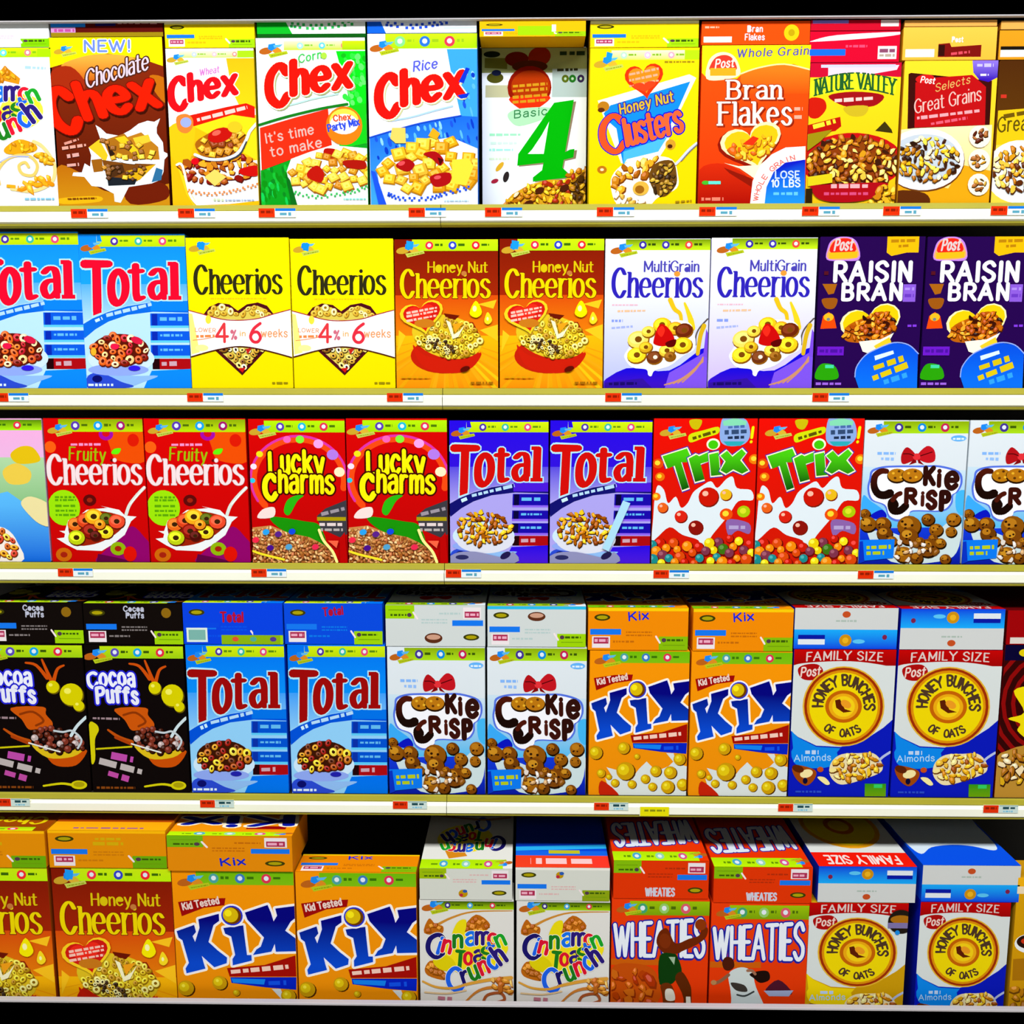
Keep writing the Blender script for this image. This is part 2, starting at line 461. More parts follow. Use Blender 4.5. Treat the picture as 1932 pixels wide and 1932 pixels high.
for i, (q, c) in enumerate([('780,1180 870,1110 940,1250 920,1310', 'e8c020'), ('900,1120 1080,1060 1220,1240 1180,1290 960,1270', 'a86a14'), ('1080,1100 1220,1050 1360,1180 1370,1290 1190,1290', 'b87818'),
                            ('1000,1100 1080,1080 1220,1240 1190,1280', 'e4c41c'), ('890,1290 1080,1320 1340,1330 1180,1480 940,1500', '7a4410'), ('1090,1390 1340,1330 1200,1470 1120,1480', 'd8a810'),
                            ('800,1290 890,1280 900,1390 820,1400', '9a5c10'), ('910,1340 1060,1330 1080,1400 950,1460', '4a2a10'), ('930,1140 1000,1240 960,1270', '2a1a10'), ('1150,1100 1280,1070 1300,1130 1180,1170', 'e8c430'), ('930,1440 1180,1460 1160,1510 940,1520', '1a2028')]):
    P(q, c)
pile('880,1120 1080,1080 1360,1200 1300,1290 950,1280', 16, 46, ['d8a820', 'a8681a', 'e8c838', '8a5418'], 'sq', '4a2a0a', 3)
pile('900,1330 1280,1340 1160,1470 950,1480', 16, 40, ['b8801a', '7a4a14', 'e0b828', '5a3210'], 'sq', '2a180a', 4)
S('1040,1290 1080,1310 1160,1320', 22, 'f4f4f8')
to()
dash(580, 1150, 700, 1110, 'd89080', 26); dash(560, 1190, 760, 1160, 'e0a090', 28); dash(600, 1260, 720, 1240, 'd8a098', 34); dash(600, 1340, 700, 1330, 'd8a098', 30)
dash(600, 1635, 840, 1628, '7a3a08', 14)

# crop 2: x = 300 + q/4.6
art('wheat_squares', 60, 110, 830, 862, 325, 1700, 'eef4fa')
strip(180, 345, 835, 405, ('b8c8f0', 'f0b8c8', 'f09088'), ('e4f8d0', 'c8f470'), ink='90c040')
R(690, 345, 835, 405, 'a8e018'); grain(75, 375, .75, True)
P('590,410 835,410 850,850 700,820 640,700', ('f0b810', 'ffcc10', 410, 820))
P('70,1010 850,900 870,1700 110,1700', 'f2b80c')
P('80,1010 300,960 280,1240 200,1350 90,1240', 'e8c010', True)
P('300,960 640,900 850,930 850,1300 300,1000', 'f4d818')
P('150,1340 200,1330 330,1700 290,1700 230,1600', 'f8d020')
T('Wheat', 360, 560, 170, 55, 'd070c8', .16, .1, .2, 10)
to('title_lettering'); chex_word(105, 795, .9, 'ee0c18', 9, [(18, 'ffffff')], .12, warp=None); to()
P('260,905 600,830 760,800 835,830 835,930 640,900 300,1000', 'd81808'); dash(330, 945, 770, 835, 'ffc8c0', 36)
P('150,920 230,890 290,930 290,1010 235,1060 165,1030', 'e88030', True); E(232, 965, 48, 44, '98a8f0')
to('food_picture')
P('190,1360 850,1300 860,1660 600,1690 330,1700 250,1560', 'e8eef6')
pile('190,1360 300,1270 600,1240 830,1290 850,1400 720,1460 560,1500 330,1500 230,1440', 60, 80, ['c87818', 'e8a828', '8a1008', 'a85010', 'd88a18'], 'flake', '5a1008', 5)
P('310,1160 400,1080 560,1010 640,1060 740,1060 730,1180 600,1290 400,1280', 'a8600c', True)
pile('320,1170 440,1090 700,1060 720,1170 600,1260 400,1260', 26, 70, ['e8b428', 'c8861c', '8a3a08'], 'sq', '5a2404', 6)
E(530, 1080, 110, 62, 'c01008', 15); E(500, 1060, 40, 22, 'f06050', 20); E(660, 1010, 62, 50, 'e8c020')
S('310,1250 420,1290 560,1290 680,1240 760,1120 790,1050 850,980', 26, 'd8e0f0'); S('600,1300 700,1250 760,1140', 12, '303848')
P('480,1380 580,1450 480,1530 390,1450', 'f0d060'); E(310, 1310, 34, 30, 'd80818'); P('700,1380 850,1350 850,1440 720,1430', 'c80c08', True)
S('150,1340 200,1350 260,1600 330,1700', 20, 'fffef0'); zig('250,1570 400,1600 560,1590 700,1560 850,1520', 17, 'e88a48', 30)
to(); dash(570, 1655, 820, 1655, 'b0c0e0', 16); dash(470, 1650, 560, 1655, 'c8d8b0', 22)

art('corn_squares', 845, 872, 1798, 1815, 235, 1700, 'ecf6f6')
strip(1090, 262, 1800, 340, ('9ae8e0', '58c8e8', 'f08070'), ('e0f8c0', 'c4ec28'), ink='80c030')
R(1600, 262, 1800, 340, ('c8ec10', 'a0cc08', 262, 340)); grain(880, 285, .98)
P('1545,350 1810,350 1820,900 1660,830 1640,700', '08dc18')
for i in range(40):
    x = A.rnd.uniform(1600, 1800); y = A.rnd.uniform(360, 860)
    E(x, y, A.rnd.uniform(10, 26), A.rnd.uniform(14, 34), A.rnd.choice(['10b018', '30f040', '60f068']), 20, 8)
P('870,1390 1180,1280 1830,1150 1830,1700 870,1700', '0a9c1c')
for i in range(60): E(A.rnd.uniform(880, 1160), A.rnd.uniform(1340, 1690), A.rnd.uniform(10, 24), A.rnd.uniform(18, 46), A.rnd.choice(['08801c', '14b830', '10c850', '0a8a10']), 10, 8)
P('1640,830 1830,800 1830,1150 1560,1200', '14c818')
S('860,990 1100,920 1400,850 1640,810', 22, '107818'); P('870,1015 1200,920 1470,850 1500,1170 1180,1280 880,1390', 'e42c10')
S('1030,840 1200,800 1350,760 1560,720', 14, 'b8f0e0')
T('Corn', 1220, 450, 200, 66, '38c850', .17, .1, .2, 12); E(1440, 390, 26, 28, 'a8e040')
to('title_lettering'); chex_word(950, 745, 1.13, 'ea1206', 8, [(20, 'fffbe8')], .14, shadow=(14, 12, 'a8b070', 10)); to()
T("It's time", 920, 1150, 430, 82, 'd8b0a8', .16, sh=.05, rot=11); T('to make', 960, 1270, 460, 82, 'd8b0a8', .16, sh=.05, rot=11)
E(1610, 1000, 160, 170, 'e87c10'); E(1610, 960, 130, 110, 'ffd848'); E(1610, 985, 125, 90, 'f4f0e8')
T('Chex', 1520, 960, 150, 50, 'e84818', .24, rot=6); T('Party Mix', 1470, 1050, 280, 58, '2848d8', .24, rot=12)
to('food_picture')
P('1100,1400 1140,1290 1300,1230 1500,1170 1830,1200 1830,1700 1190,1700 1130,1560', 'eef6f2')
P('1440,1200 1540,1210 1560,1280 1480,1300 1430,1260', 'b01008', True)
pile('1130,1400 1240,1290 1500,1230 1700,1230 1830,1280 1830,1450 1700,1520 1560,1570 1340,1560 1180,1500', 70, 82, ['e8b420', 'd09018', 'f0cc40', 'c87c10'], 'sq', 'a05a08', 7)
P('1290,1400 1370,1350 1430,1420 1400,1500 1290,1460', 'b81408', True); P('1600,1310 1780,1310 1790,1380 1640,1370', 'a81408', True)
zig('1170,1590 1340,1630 1540,1610 1700,1580 1830,1530', 17, '30b858', 30)
to(); P('1090,1420 1130,1480 1190,1700 1140,1700', '0a6818'); dash(1600, 1650, 1800, 1650, '80d8d0', 14)

# crop 3: x = 680 + q/4.391
art('rice_squares', 52, 82, 958, 978, 190, 1620, 'edf2fb')
strip(200, 190, 960, 312, ('80e888', '2870d0', 'd83850'), ('c4ec18', 'a8dc08'), ink='98c018', f=-.04); grain(78, 250, .95)
P('710,318 960,318 975,1140 900,1000 830,870 790,700 740,480', '38a0f4')
P('72,1050 240,1000 500,930 830,870 975,880 985,1620 85,1620', ('1a68e8', '3aa0f8', 1000, 1500))
for i in range(150):
    x = A.rnd.uniform(80, 975); y = A.rnd.uniform(480, 1300)
    if y > 1060 - (x - 80) * .27 or x > 840: E(x, y, A.rnd.uniform(8, 16), A.rnd.uniform(18, 48), A.rnd.choice(['58b4fa', '88ccfc', '1a50d8', '0838c0']), 15, 8)
S('250,910 420,880 600,830 760,790', 14, 'a8d0f8'); S('72,1050 240,1000 500,930 830,870', 12, '1848d0')
T('Rice', 430, 500, 200, 78, '5058e0', .17, .11, .2, 8)
to('title_lettering'); chex_word(145, 800, 1.1, 'e81008', 9, [(20, 'fffce0')], .14, shadow=(14, 12, 'c8c890', 8)); to()
P('870,470 900,480 850,600 810,590', '0a30d0'); P('800,700 900,680 880,720 830,730', '0a30d0')
to('food_picture')
P('130,1300 200,1220 400,1130 560,1080 750,1050 980,1150 985,1500 985,1620 210,1620 160,1500', 'e6effa')
pile('150,1290 280,1170 500,1100 740,1060 800,1180 950,1180 975,1300 880,1460 700,1460 560,1480 340,1480 200,1430', 64, 105, ['f0b820', 'e8a810', 'f4cc38', 'e0b030', 'd89410'], 'sq', 'b87808', 8)
P('260,970 370,970 375,1100 290,1100 245,1060', 'f0cc60'); P('600,970 660,1020 630,1070 560,1040', 'e8a818'); P('760,1240 900,1230 940,1300 880,1460 760,1440', 'f0d838')
for q in ('290,1290 380,1230 450,1280 390,1340', '520,1190 620,1170 690,1240 660,1290 590,1230', '580,1380 740,1350 740,1440 620,1470'): P(q, 'a80c10', True)
E(340, 1270, 30, 18, 'e04850', 20); E(640, 1390, 30, 16, 'e05058', 10); P('640,1220 690,1240 660,1290', '4a0408')
zig('230,1530 340,1570 560,1570 700,1530 900,1480', 18, '1c4ce0', 34)
to(); P('85,1330 120,1340 215,1620 150,1620', '1a50e8'); dash(700, 1590, 900, 1590, 'b0d0f8', 14)

art('four_grains', 985, 1010, 1868, 1880, 300, 1620, 'e8f0f4')
R(980, 300, 1880, 500, '8c9458'); P('1010,380 1200,380 1200,470 1010,460', '5a5a18'); R(1580, 470, 1880, 700, 'a8bcb8'); R(1020, 600, 1220, 700, 'b8b890')  # dull, dark inks up here paint in the shade of the overhanging box
E(1070, 350, 70, 26, '101808'); E(1100, 540, 70, 44, '484810'); E(1110, 500, 40, 24, '101838')
for x, c in ((1690, '506010'), (1750, '1a6818'), (1820, '302048')): E(x, 550, 30, 32, c); E(x, 550, 11, 12, 'a8c8a0')
dash(1640, 345, 1850, 345, '203018', 40); dash(1620, 480, 1800, 475, '303018', 26)
E(1280, 390, 100, 60, '5a1000'); E(1470, 370, 95, 78, '801c02', 10); E(1390, 450, 150, 50, '4a1a02')
E(1390, 620, 185, 175, '8a1200'); E(1400, 610, 165, 130, 'a83000'); P('1230,700 1560,690 1480,780 1380,810 1290,780', 'f02c08', True)
for y in (600, 640, 690, 730): dash(1250, y + 10, 1540, y - 10, 'c89018', 26)
to('title_lettering')
P('1215,830 1320,790 1570,785 1560,850 1480,890 1310,935 1230,890', 'a8e0b0', True); T('Basic', 1260, 870, 280, 60, '307848', .16, sh=.1, rot=6)
P('1612,752 1785,735 1712,1150 1748,1140 1800,1135 1790,1205 1700,1225 1690,1290 1735,1330 1740,1370 1450,1400 1450,1370 1520,1310 1530,1250 1312,1270 1318,1180', '8a7860')
P('1600,745 1765,722 1700,1150 1740,1130 1778,1125 1770,1195 1690,1215 1680,1280 1720,1320 1725,1362 1432,1395 1432,1360 1508,1300 1518,1238 1298,1262 1305,1165', '00ac04')
P('1560,900 1550,960 1520,1165 1385,1165 1420,1130 1500,1010', 'ecf2f6')
to()
for i, y in enumerate((1005, 1075, 1130, 1205)): dash(1060 + 10 * (i == 1), y, 1320 - 30 * i, y, ['98e8b8', 'c8e8d8', 'a0e8d8', 'd0e8c8'][i], 22)
to('food_picture')
E(1150, 1270, 48, 20, 'd8a828', 50); E(1205, 1355, 24, 46, '282020', -15); E(1110, 1390, 32, 18, 'a02038', 20)
P('1150,1620 1260,1500 1400,1420 1560,1380 1700,1380 1800,1310 1880,1290 1880,1620', 'd8a018')
pile('1150,1610 1270,1500 1400,1430 1560,1400 1720,1390 1740,1300 1880,1300 1880,1620', 90, 60, ['e8b010', 'c87c08', 'f0c820', 'a82808', 'f0e0b0', 'b87008'], 'flake', '6a3004', 9)
P('1780,1380 1880,1300 1880,1620 1760,1620', '6a4408'); pile('1760,1400 1880,1300 1880,1620 1780,1620', 18, 55, ['a87008', 'd8a818', '4a2c08'], 'flake', '2a1804', 10)
for x, y in ((1490, 1470), (1700, 1450), (1400, 1580)): E(x, y, 40, 26, '4a1c08', 20)
to()

# crop 4: x = 1100 + q/4.493
art('nut_clusters', 60, 38, 985, 965, 315, 1655, ('fcd808', 'f8d000', 315, 1600))
strip(240, 335, 985, 415, ('b0e0c0', 'f0b8e0', 'f0a0b8'), ('eef8c8', 'd0f060'), ink='80b020', f=-.06); R(860, 335, 985, 415, 'b4e010'); grain(95, 390, .98, True); P('200,345 250,360 235,430 190,420', '1090f0')
dash(690, 435, 950, 435, '9a8010', 16)
P('120,760 900,540 960,570 820,860 700,1170 650,1250 320,1300 170,900', 'fffbe0')
P('230,800 910,600 810,830 690,1080 640,1200 370,1260 340,1320 310,1180 280,1000 200,930 170,870', '1088f4')
P('340,1200 720,1070 640,1200 370,1265 340,1310', '48b4f4')
to('title_lettering')
heart(520, 580, 330, 330, 'd83008', 8); heart(520, 570, 270, 250, 'f08818', 8)
for y in (520, 570, 620): dash(390, y + 20, 640, y - 30, 'e8a888', 22)
heart(520, 640, 200, 100, 'e04018', 8)
T('Honey Nut', 310, 880, 470, 84, 'e8b818', .15, sh=.12, rot=14, out=[(22, '3030a0')]); 
T('C', 165, 1210, 190, 300, 'f05020', .2, .15, .06, 8, out=[(18, '1818c8')]); T('lusters', 365, 1150, 500, 225, 'f06030', .17, .13, .1, 15, out=[(24, '1818c8')], xh=7.4, sp=1.4)
to(); E(170, 810, 50, 44, 'b87818'); E(150, 840, 30, 20, '5a2808'); E(155, 1355, 42, 34, 'b87010', n=14); E(155, 1355, 16, 12, 'f8e0b0')
to('food_picture')
E(745, 1140, 44, 46, 'd09828'); E(740, 1155, 22, 18, '4a2008')
P('230,1500 260,1380 380,1290 600,1240 760,1270 810,1400 800,1520 640,1600 540,1680 300,1670', 'f4f2e6', True)
pile('250,1430 380,1300 600,1260 700,1300 560,1420 400,1380 300,1560 260,1500', 30, 85, ['c87c10', 'e8a820', 'a85c08', 'f0d060'], 'flake', '7a3a06', 11)
P('620,1560 560,1420 620,1300 760,1280 800,1400 790,1500 700,1590', '6a4410', True); pile('600,1540 580,1430 640,1310 760,1300 790,1480 700,1570', 26, 56, ['a88020', '3a240c', 'c8a030', '5a3a10'], 'flake', '1a1008', 12)
E(490, 1520, 70, 62, 'e0b040', 10); E(480, 1530, 40, 36, '9a6010'); pile('280,1560 420,1600 540,1640 300,1660', 8, 50, ['d8a840', 'f4f4f0'], 'flake', '9a7030', 13)
S('970,1130 900,1190 830,1270 790,1310', 22, 'd0d4e0'); S('975,1140 905,1205 840,1280', 9, '6a7090')
to(); dash(790, 1640, 930, 1630, 'a08010', 20)

art('bran_flakes', 1003, 972, 1925, 1888, 290, 1645, ('f8520a', 'e03008', 600, 1500))
P('1000,290 1930,290 1930,500 1780,450 1650,450 1330,540 1300,570 1050,570 1000,520', 'ffe010')
P('1330,530 1480,480 1700,450 1930,500 1930,700 1330,700', ('f87818', 'f4500a', 500, 650)); S('1330,530 1480,480 1700,450 1930,500', 12, 'fff4a0')
T('Whole Grain', 1300, 390, 600, 66, '5858a8', .2, .14, .15, 2, sp=2.8)
P('1050,440 1100,370 1180,345 1260,370 1310,440 1320,540 1180,580 1040,570', 'fff0c0', True); P('1075,450 1120,390 1190,370 1250,390 1290,450 1280,500 1080,500', 'e03828', True); R(1070, 480, 1290, 545, 'e8a820'); T('Post', 1110, 480, 160, 70, 'f4d8d0', .18, sh=.2, rot=4)
P('980,1350 1200,1300 1420,1440 1430,1645 980,1645', ('d02808', 'a80c02', 1300, 1640), True); P('1190,1330 1440,1430 1430,1500 1240,1380', '8a1404')
to('title_lettering')
T('Bran', 1210, 740, 460, 155, 'fff4ea', .17, .09, 0, 0, 1, out=[(14, 'a84020')], shadow=(12, 10, '8a1c04', 10))
T('Flakes', 1140, 962, 620, 190, 'fff4ea', .15, .08, 0, 0, 1, out=[(14, 'a84020')], shadow=(12, 10, '8a1c04', 10), xh=7.5)
to('food_picture')
heart(1425, 1150, 560, 470, '8a1404', 14); heart(1432, 1132, 530, 440, 'fff0b0', 14); heart(1436, 1130, 470, 370, 'f0c010', 14)
pile('1230,1200 1280,1110 1440,1100 1580,1040 1620,1140 1520,1230 1330,1270', 46, 78, ['f0b018', 'd88808', 'f8d040', 'e06010'], 'flake', 'a85008', 14); P('1350,1130 1440,1060 1490,1080 1440,1140', 'e83010')
P('1190,1290 1320,1320 1500,1310 1560,1260 1460,1430 1330,1340', 'f4e8c8')
to(); P('1420,1645 1440,1450 1500,1320 1600,1220 1720,1160 1890,1150 1890,1645', 'f0f0f8')
pth = ell(1890, 1660, 420, 440, 0, 16, 90, 180); S(pth, 22, 'e04838', False); TC('WHOLE GRAIN', 1890, 1660, 425, -85, -12, 40, 'e06050', .2)
P('1545,1645 1560,1500 1620,1370 1720,1290 1890,1265 1890,1645', ('0a14c0', '1c90f8', 1350, 1640))
T('LOSE', 1630, 1425, 210, 60, 'c8d8f8', .2); T('10 LBS', 1605, 1500, 240, 60, 'd8e8fc', .2); dash(1620, 1560, 1830, 1560, '60c0f8', 30)
E(1035, 1462, 32, 18, '40b828'); R(1060, 1448, 1165, 1476, '60e0d0'); dash(1000, 1605, 1190, 1605, 'e88068', 30); dash(1790, 830, 1860, 830, 'f8a890', 30); dash(1790, 900, 1860, 900, 'f8a890', 40)

# crop 5: x = 1502 + q/4.493
art('oat_granola', 112, 80, 880, 850, 440, 1625, ('ffd818', 'e8b810', 500, 1000))
R(100, 440, 900, 560, 'c80830'); P('260,480 860,460 840,500 600,540 260,560', 'f4d0e8'); R(200, 455, 830, 480, 'c8c8f0')
P('110,600 200,560 480,520 600,540 840,560 830,700 740,680 480,660 120,720', 'dcf020')
P('100,740 220,740 250,820 180,900 100,880', 'c81808', True)
to('title_lettering')
T('NATURE VALLEY', 150, 690, 680, 130, '205828', .14, .1, 0, 0, 1, warp=lambda x, y: (x, y - 55 * math.sin((x - 150) / 680 * 3.14) + 20), sp=1.2)
P('265,715 480,680 730,710 680,790 560,810 400,800', '9a0c14', True); dash(320, 755, 650, 735, 'f0c8c0', 34)
to(); P('400,810 600,800 570,880 450,880', 'c8b020', True); P('90,960 370,890 380,970 330,1010 90,1040', 'b81008'); dash(140, 975, 330, 925, 'f0e030', 40)
P('670,1010 750,930 810,1000 820,1030', '3a3008')
to('food_picture')
E(480, 1270, 440, 245, 'c01010', 0, 30); E(480, 1270, 395, 205, '8a3808', 0, 30)
pile(ell(480, 1270, 385, 215), 130, 72, ['d89818', 'b87008', 'e8c040', '8a4008', '3a1808', 'f0d878', 'a85c08'], 'flake', '4a1c04', 15)
P('80,1040 300,1000 200,1100 90,1180', '98880c')
to(); P('100,1400 310,1370 310,1450 100,1480', 'd8c818'); P('130,1500 180,1470 740,1450 760,1500 640,1590 400,1620 200,1590', 'a80814', True)
R(80, 1500, 140, 1640, '2a1c04'); dash(300, 1480, 620, 1480, 'f0a8b0', 36); dash(240, 1545, 620, 1545, 'd04878', 26); pile('640,1580 760,1480 860,1480 860,1640 600,1640', 12, 70, ['e8b020', 'c88010'], 'flake', '5a2c04', 16)

art('great_grains', 908, 866, 1700, 1650, 420, 1625, ('ffd428', 'f8b820', 430, 560))
P('940,530 960,520 1650,590 1640,960 940,990', '3a0a06'); P('1000,600 1180,560 1480,540 1600,640 1600,960 1300,970 1000,980', 'b80c10')
P('1480,420 1700,420 1700,560 1620,600 1540,580 1490,520', ('8a70e0', '3008b0', 430, 580)); dash(1550, 540, 1620, 540, 'e8e0f8', 20); dash(1520, 460, 1660, 460, 'c0b8f0', 30)
E(1080, 570, 80, 36, 'd01818', 5); T('Post', 1040, 600, 120, 50, 'f8e8e0', .18, sh=.15, rot=-6)
to('title_lettering')
T('Selects', 1170, 680, 300, 62, 'd8b060', .12, sh=.3, rot=14); T('Great Grains', 1000, 860, 570, 112, 'e0b8b0', .11, .07, .15, 11, sp=1.6)
to(); dash(1020, 900, 1550, 840, 'e0a0a8', 30); dash(1140, 950, 1450, 900, 'e05870', 26)
P('870,1000 1000,985 1660,960 1650,1625 860,1625', ('f4e4b0', 'f0d070', 990, 1300)); P('860,1400 1300,1500 1420,1300 1660,1350 1650,1640 860,1640', 'e0a010')
P('860,1520 1100,1540 1130,1640 860,1640', '5a2808', True)
to('food_picture')
E(1090, 1260, 345, 270, '6a3810', 0, 30); E(1085, 1250, 345, 265, 'eef0f2', 0, 30); E(1090, 1240, 300, 205, 'c0ccd8', 0, 30)
pile(ell(1110, 1250, 270, 195), 105, 66, ['e8b818', 'c88c10', 'f4dc50', '3a1c0c', '2a1408', 'f0e8c0', 'a86408'], 'flake', '4a2408', 17)
for y, c in ((1060, '5a2010'), (1260, 'c88c18'), (1470, '5a4410')): E(1555, y, 92, 95, 'f8f0d8', n=18); pile(ell(1555, y, 56, 48), 9, 42, [c, 'a06028', 'c89830'], 'flake', '2a1004', 18 + y)
to()

art('great_grains_brown', 1708, 1655, 2550, 2500, 420, 1625, ('4a2404', '6a4008', 430, 780))
P('1700,840 2560,780 2560,1130 1690,1130', 'e8c010'); dash(1750, 890, 1930, 860, '6a5008', 40); dash(1720, 720, 1770, 720, 'c83020', 40)
T('Great Grains', 1700, 1020, 700, 120, '5a4a08', .12, sh=.1, rot=4); P('1690,1130 2560,1100 2560,1640 1650,1640', 'f4d040')
to('food_picture'); E(1900, 1360, 300, 270, 'e4ecf2', 0, 30)
pile(ell(1900, 1350, 250, 190), 80, 66, ['d89818', 'b87008', 'e8c040', '5a2808', 'f0e0a0'], 'flake', '4a2008', 19); to()

# cinnamon squares with swirl, half in frame at the left (crop 1)
def crunch_word(x, y, k, seed=0):
    cols = ['1a1468', '1c60e8', 'd81430', '1a7a1c', '1870e8', '2a1a78', 'd81830', '18a028']
    for ch, dx, dy, r, s, ci in (('C', 0, 0, -10, 200, 0), ('i', 100, -20, -18, 150, 1), ('n', 135, -40, -14, 150, 2), ('n', 245, -75, 0, 150, 3), ('a', 370, -95, 4, 155, 4), ('m', 450, -105, 0, 150, 5), ('o', 580, -90, 10, 145, 6), ('n', 660, -70, 25, 140, 7)):
        T(ch, x + dx * k, y + dy * k, (150 if ch == 'C' else 130 if ch == 'm' else 8 if ch == 'i' else 84) * k, s * k, cols[ci], .24, .2, 0, r, out=[(9 * k, 'f8f8f0')])
    for ch, dx, dy, r, ci in (('T', 270, 130, -5, 3), ('o', 350, 80, 0, 2), ('a', 440, 60, 0, 5), ('s', 520, 40, 10, 3), ('t', 590, 30, 20, 1)):
        T(ch, x + dx * k, y + dy * k, 74 * k, (170 if ch == 'T' else 150) * k, cols[ci], .22, .19, 0, r, out=[(9 * k, 'f8e830')])
    for ch, dx, dy, r, ci, s in (('C', 215, 330, 8, 1, 200), ('r', 340, 270, 18, 0, 160), ('u', 420, 230, 22, 3, 165), ('n', 510, 180, 22, 2, 160), ('c', 600, 130, 26, 1, 165), ('h', 680, 90, 35, 5, 180)):
        T(ch, x + dx * k, y + dy * k, (140 if ch == 'C' else 82) * k, s * k, cols[ci], .22, .19, 0, r, out=[(9 * k, 'f8f8f0')])
art('cinnamon_squares_top', -440, -330, 440, 520, 330, 1690, 'e8f0f8')
strip(-300, 330, 445, 410, ('53c', '60d8e0', 'f08080'), ('d8f010', 'a8e008'), ink='80c010')
R(330, 340, 445, 410, 'a8e004'); dash(230, 495, 400, 505, 'a8d0f0', 26)
P('-60,640 60,480 190,590 180,640 60,610 0,650', 'd89010'); pile('-40,620 60,500 170,590', 8, 40, ['c87c08', 'e8b020'], 'flake', 'a86008', 20)
E(200, 870, 180, 150, 'f8f040', n=24); E(290, 830, 60, 60, 'fcf428')
to('title_lettering'); crunch_word(-410, 880, 1.03); to()
to('food_picture')
P('60,1190 180,1110 320,1160 300,1220 100,1240', 'e0a010', True); pile('60,1190 180,1120 310,1160 290,1220', 8, 44, ['c88008', 'e8b818'], 'flake', 'b87008', 21)
S('20,1500 10,1380 100,1270 250,1250 330,1330 300,1420 210,1410 180,1340 230,1310 260,1350', 26, 'f0c868'); S('120,1540 300,1560 450,1480 470,1330 380,1180 300,1130', 30, 'f4d488'); S('20,1310 120,1260 260,1260', 10, 'a8b8f0')
pile('180,1520 300,1450 420,1440 440,1500 240,1560', 12, 60, ['f0a818', 'e89010', 'f0b830'], 'flake', 'd88808', 22); pile('330,1230 440,1260 470,1330 380,1300', 6, 50, ['e0a818'], 'flake', 'b87808', 23); dash(80, 1515, 180, 1525, 'f0a818', 30)
to(); dash(230, 1630, 470, 1630, '80c0e0', 20)
# ================================================================= front artwork, second row
# crop 1: x = q/5.222, y = 420 + q/5.222
def five_letters(x0, yt, k, c, out, ky=1.0, shadow=None):
    """tall condensed red word whose stems lengthen to the left; k = scale"""
    W = 960 * k
    def wp(X, Y):
        t = max(0, (x0 + .72 * W - X) / (.72 * W)); f = 1 + .5 * t ** 1.6
        return X, yt + (Y - yt) * f
    h = 330 * k * ky
    T('T', x0, yt + h, 250 * k, h, c, .27, .17, 0, 0, .5, out=out, warp=wp)
    T('o', x0 + 255 * k, yt + h, 160 * k, h, c, .25, .15, 0, 0, 0, out=out, warp=wp, xh=8.2)
    T('ta', x0 + 455 * k, yt + h, 340 * k, h, c, .23, .13, 0, 0, 0, out=out, warp=wp, xh=8.2, sp=2.4)
    T('l', x0 + 890 * k, yt + h, 10 * k, h, c, .26, .12, 0, 0, .8, out=out, warp=wp)
def total_art(name, q, sky, pale, band, bars, red, bowl, word, strawberry=True, dy=0):
    """q maps: reference frame of the second blue box on the second shelf"""
    art(name, 770, 838, 1830, 1872, 118, 1622, sky[0])
    R(700, 118, 1900, 620, (sky[0], sky[1], 420, 640))
    R(700, 600, 1900, 1030, (sky[1], pale, 560, 800))
    strip(955, 132, 1840, 240, ('5030a0', '38b8a0', 'e04878'), ('d0ec10', 'b8d808')); grain(800, 190, 1.0); P('955,118 990,118 1010,190 960,190', sky[0])
    P('780,980 900,925 1100,845 1300,800 1500,770 1890,765 1890,1622 820,1622 800,1150', pale)
    P('790,1000 900,935 1060,870 1250,815 1500,775 1890,762 1890,880 1500,870 1250,900 1060,965 930,1040 820,1130', band)
    R(1480, 765, 1890, 860, bars[1])
    dash(930, 960, 1000, 930, 'c8ecfc', 40); dash(1040, 905, 1490, 795, 'b0d8f8', 40)
    to('title_lettering'); five_letters(822, 405, 1.0, word, [(34, red), (20, 'd8f4fc')] if False else [(26, 'b0e4f8')]); to()
    for i, (a, b) in enumerate(((885, 1005), (1060, 1150), (1195, 1300))):
        R(1475, a, 1880, b, bars[0]); R(1490, a + 5, 1545, b, bars[2]); dash(1570, (a + b) / 2 - 5, 1790, (a + b) / 2 - 5, '60b8f0', 44 if i == 0 else 26)
        R(1475, b, 1880, b + 22, '58c8f8' if strawberry else '8a60f0')
    R(1490, 1330, 1870, 1435, 'a80810'); R(1490, 1330, 1560, 1435, '200408'); dash(1580, 1382, 1730, 1378, 'c8a0b0', 48)
    P('1480,1450 1890,1430 1890,1622 1400,1622', (sky[0], bars[1], 1430, 1620))
    P('830,1500 1100,1470 1300,1500 1540,1500 1400,1560 1200,1622 840,1622', '8ab8f0', True)
    P('850,1500 980,1470 1180,1560 1300,1600 1200,1622 850,1622', '2848d0', True); E(940, 1530, 50, 36, '080c68'); dash(850, 1590, 1100, 1590, 'd8ecfc', 28)
    to('food_picture')
    E(1180, 1330, 330, 150, 'c8e4fa', 0, 30); E(1150, 1440, 300, 60, '8aa4f0', 0, 24)
    return bowl
def bowl_a(cols, dark, seed, cx=1172, cy=1245, rx=285, ry=160):
    E(cx, cy, rx, ry, dark, 0, 28); pile(ell(cx, cy, rx * .97, ry * .95), 85, 78, cols, 'ring', dark, seed)
total_art('blue_total', 0, ('0a86f8', '18a0f8'), 'b4e0fa', '0a68e0', ('0a58e0', '0a80f4', '0828b0'), 'e01020', 0, 'e8082c')
bowl_a(['e87820', 'd85018', 'f8c880', 'c01828', '8a1408', 'f8e0a8', 'e86018'], '5a1408', 30)
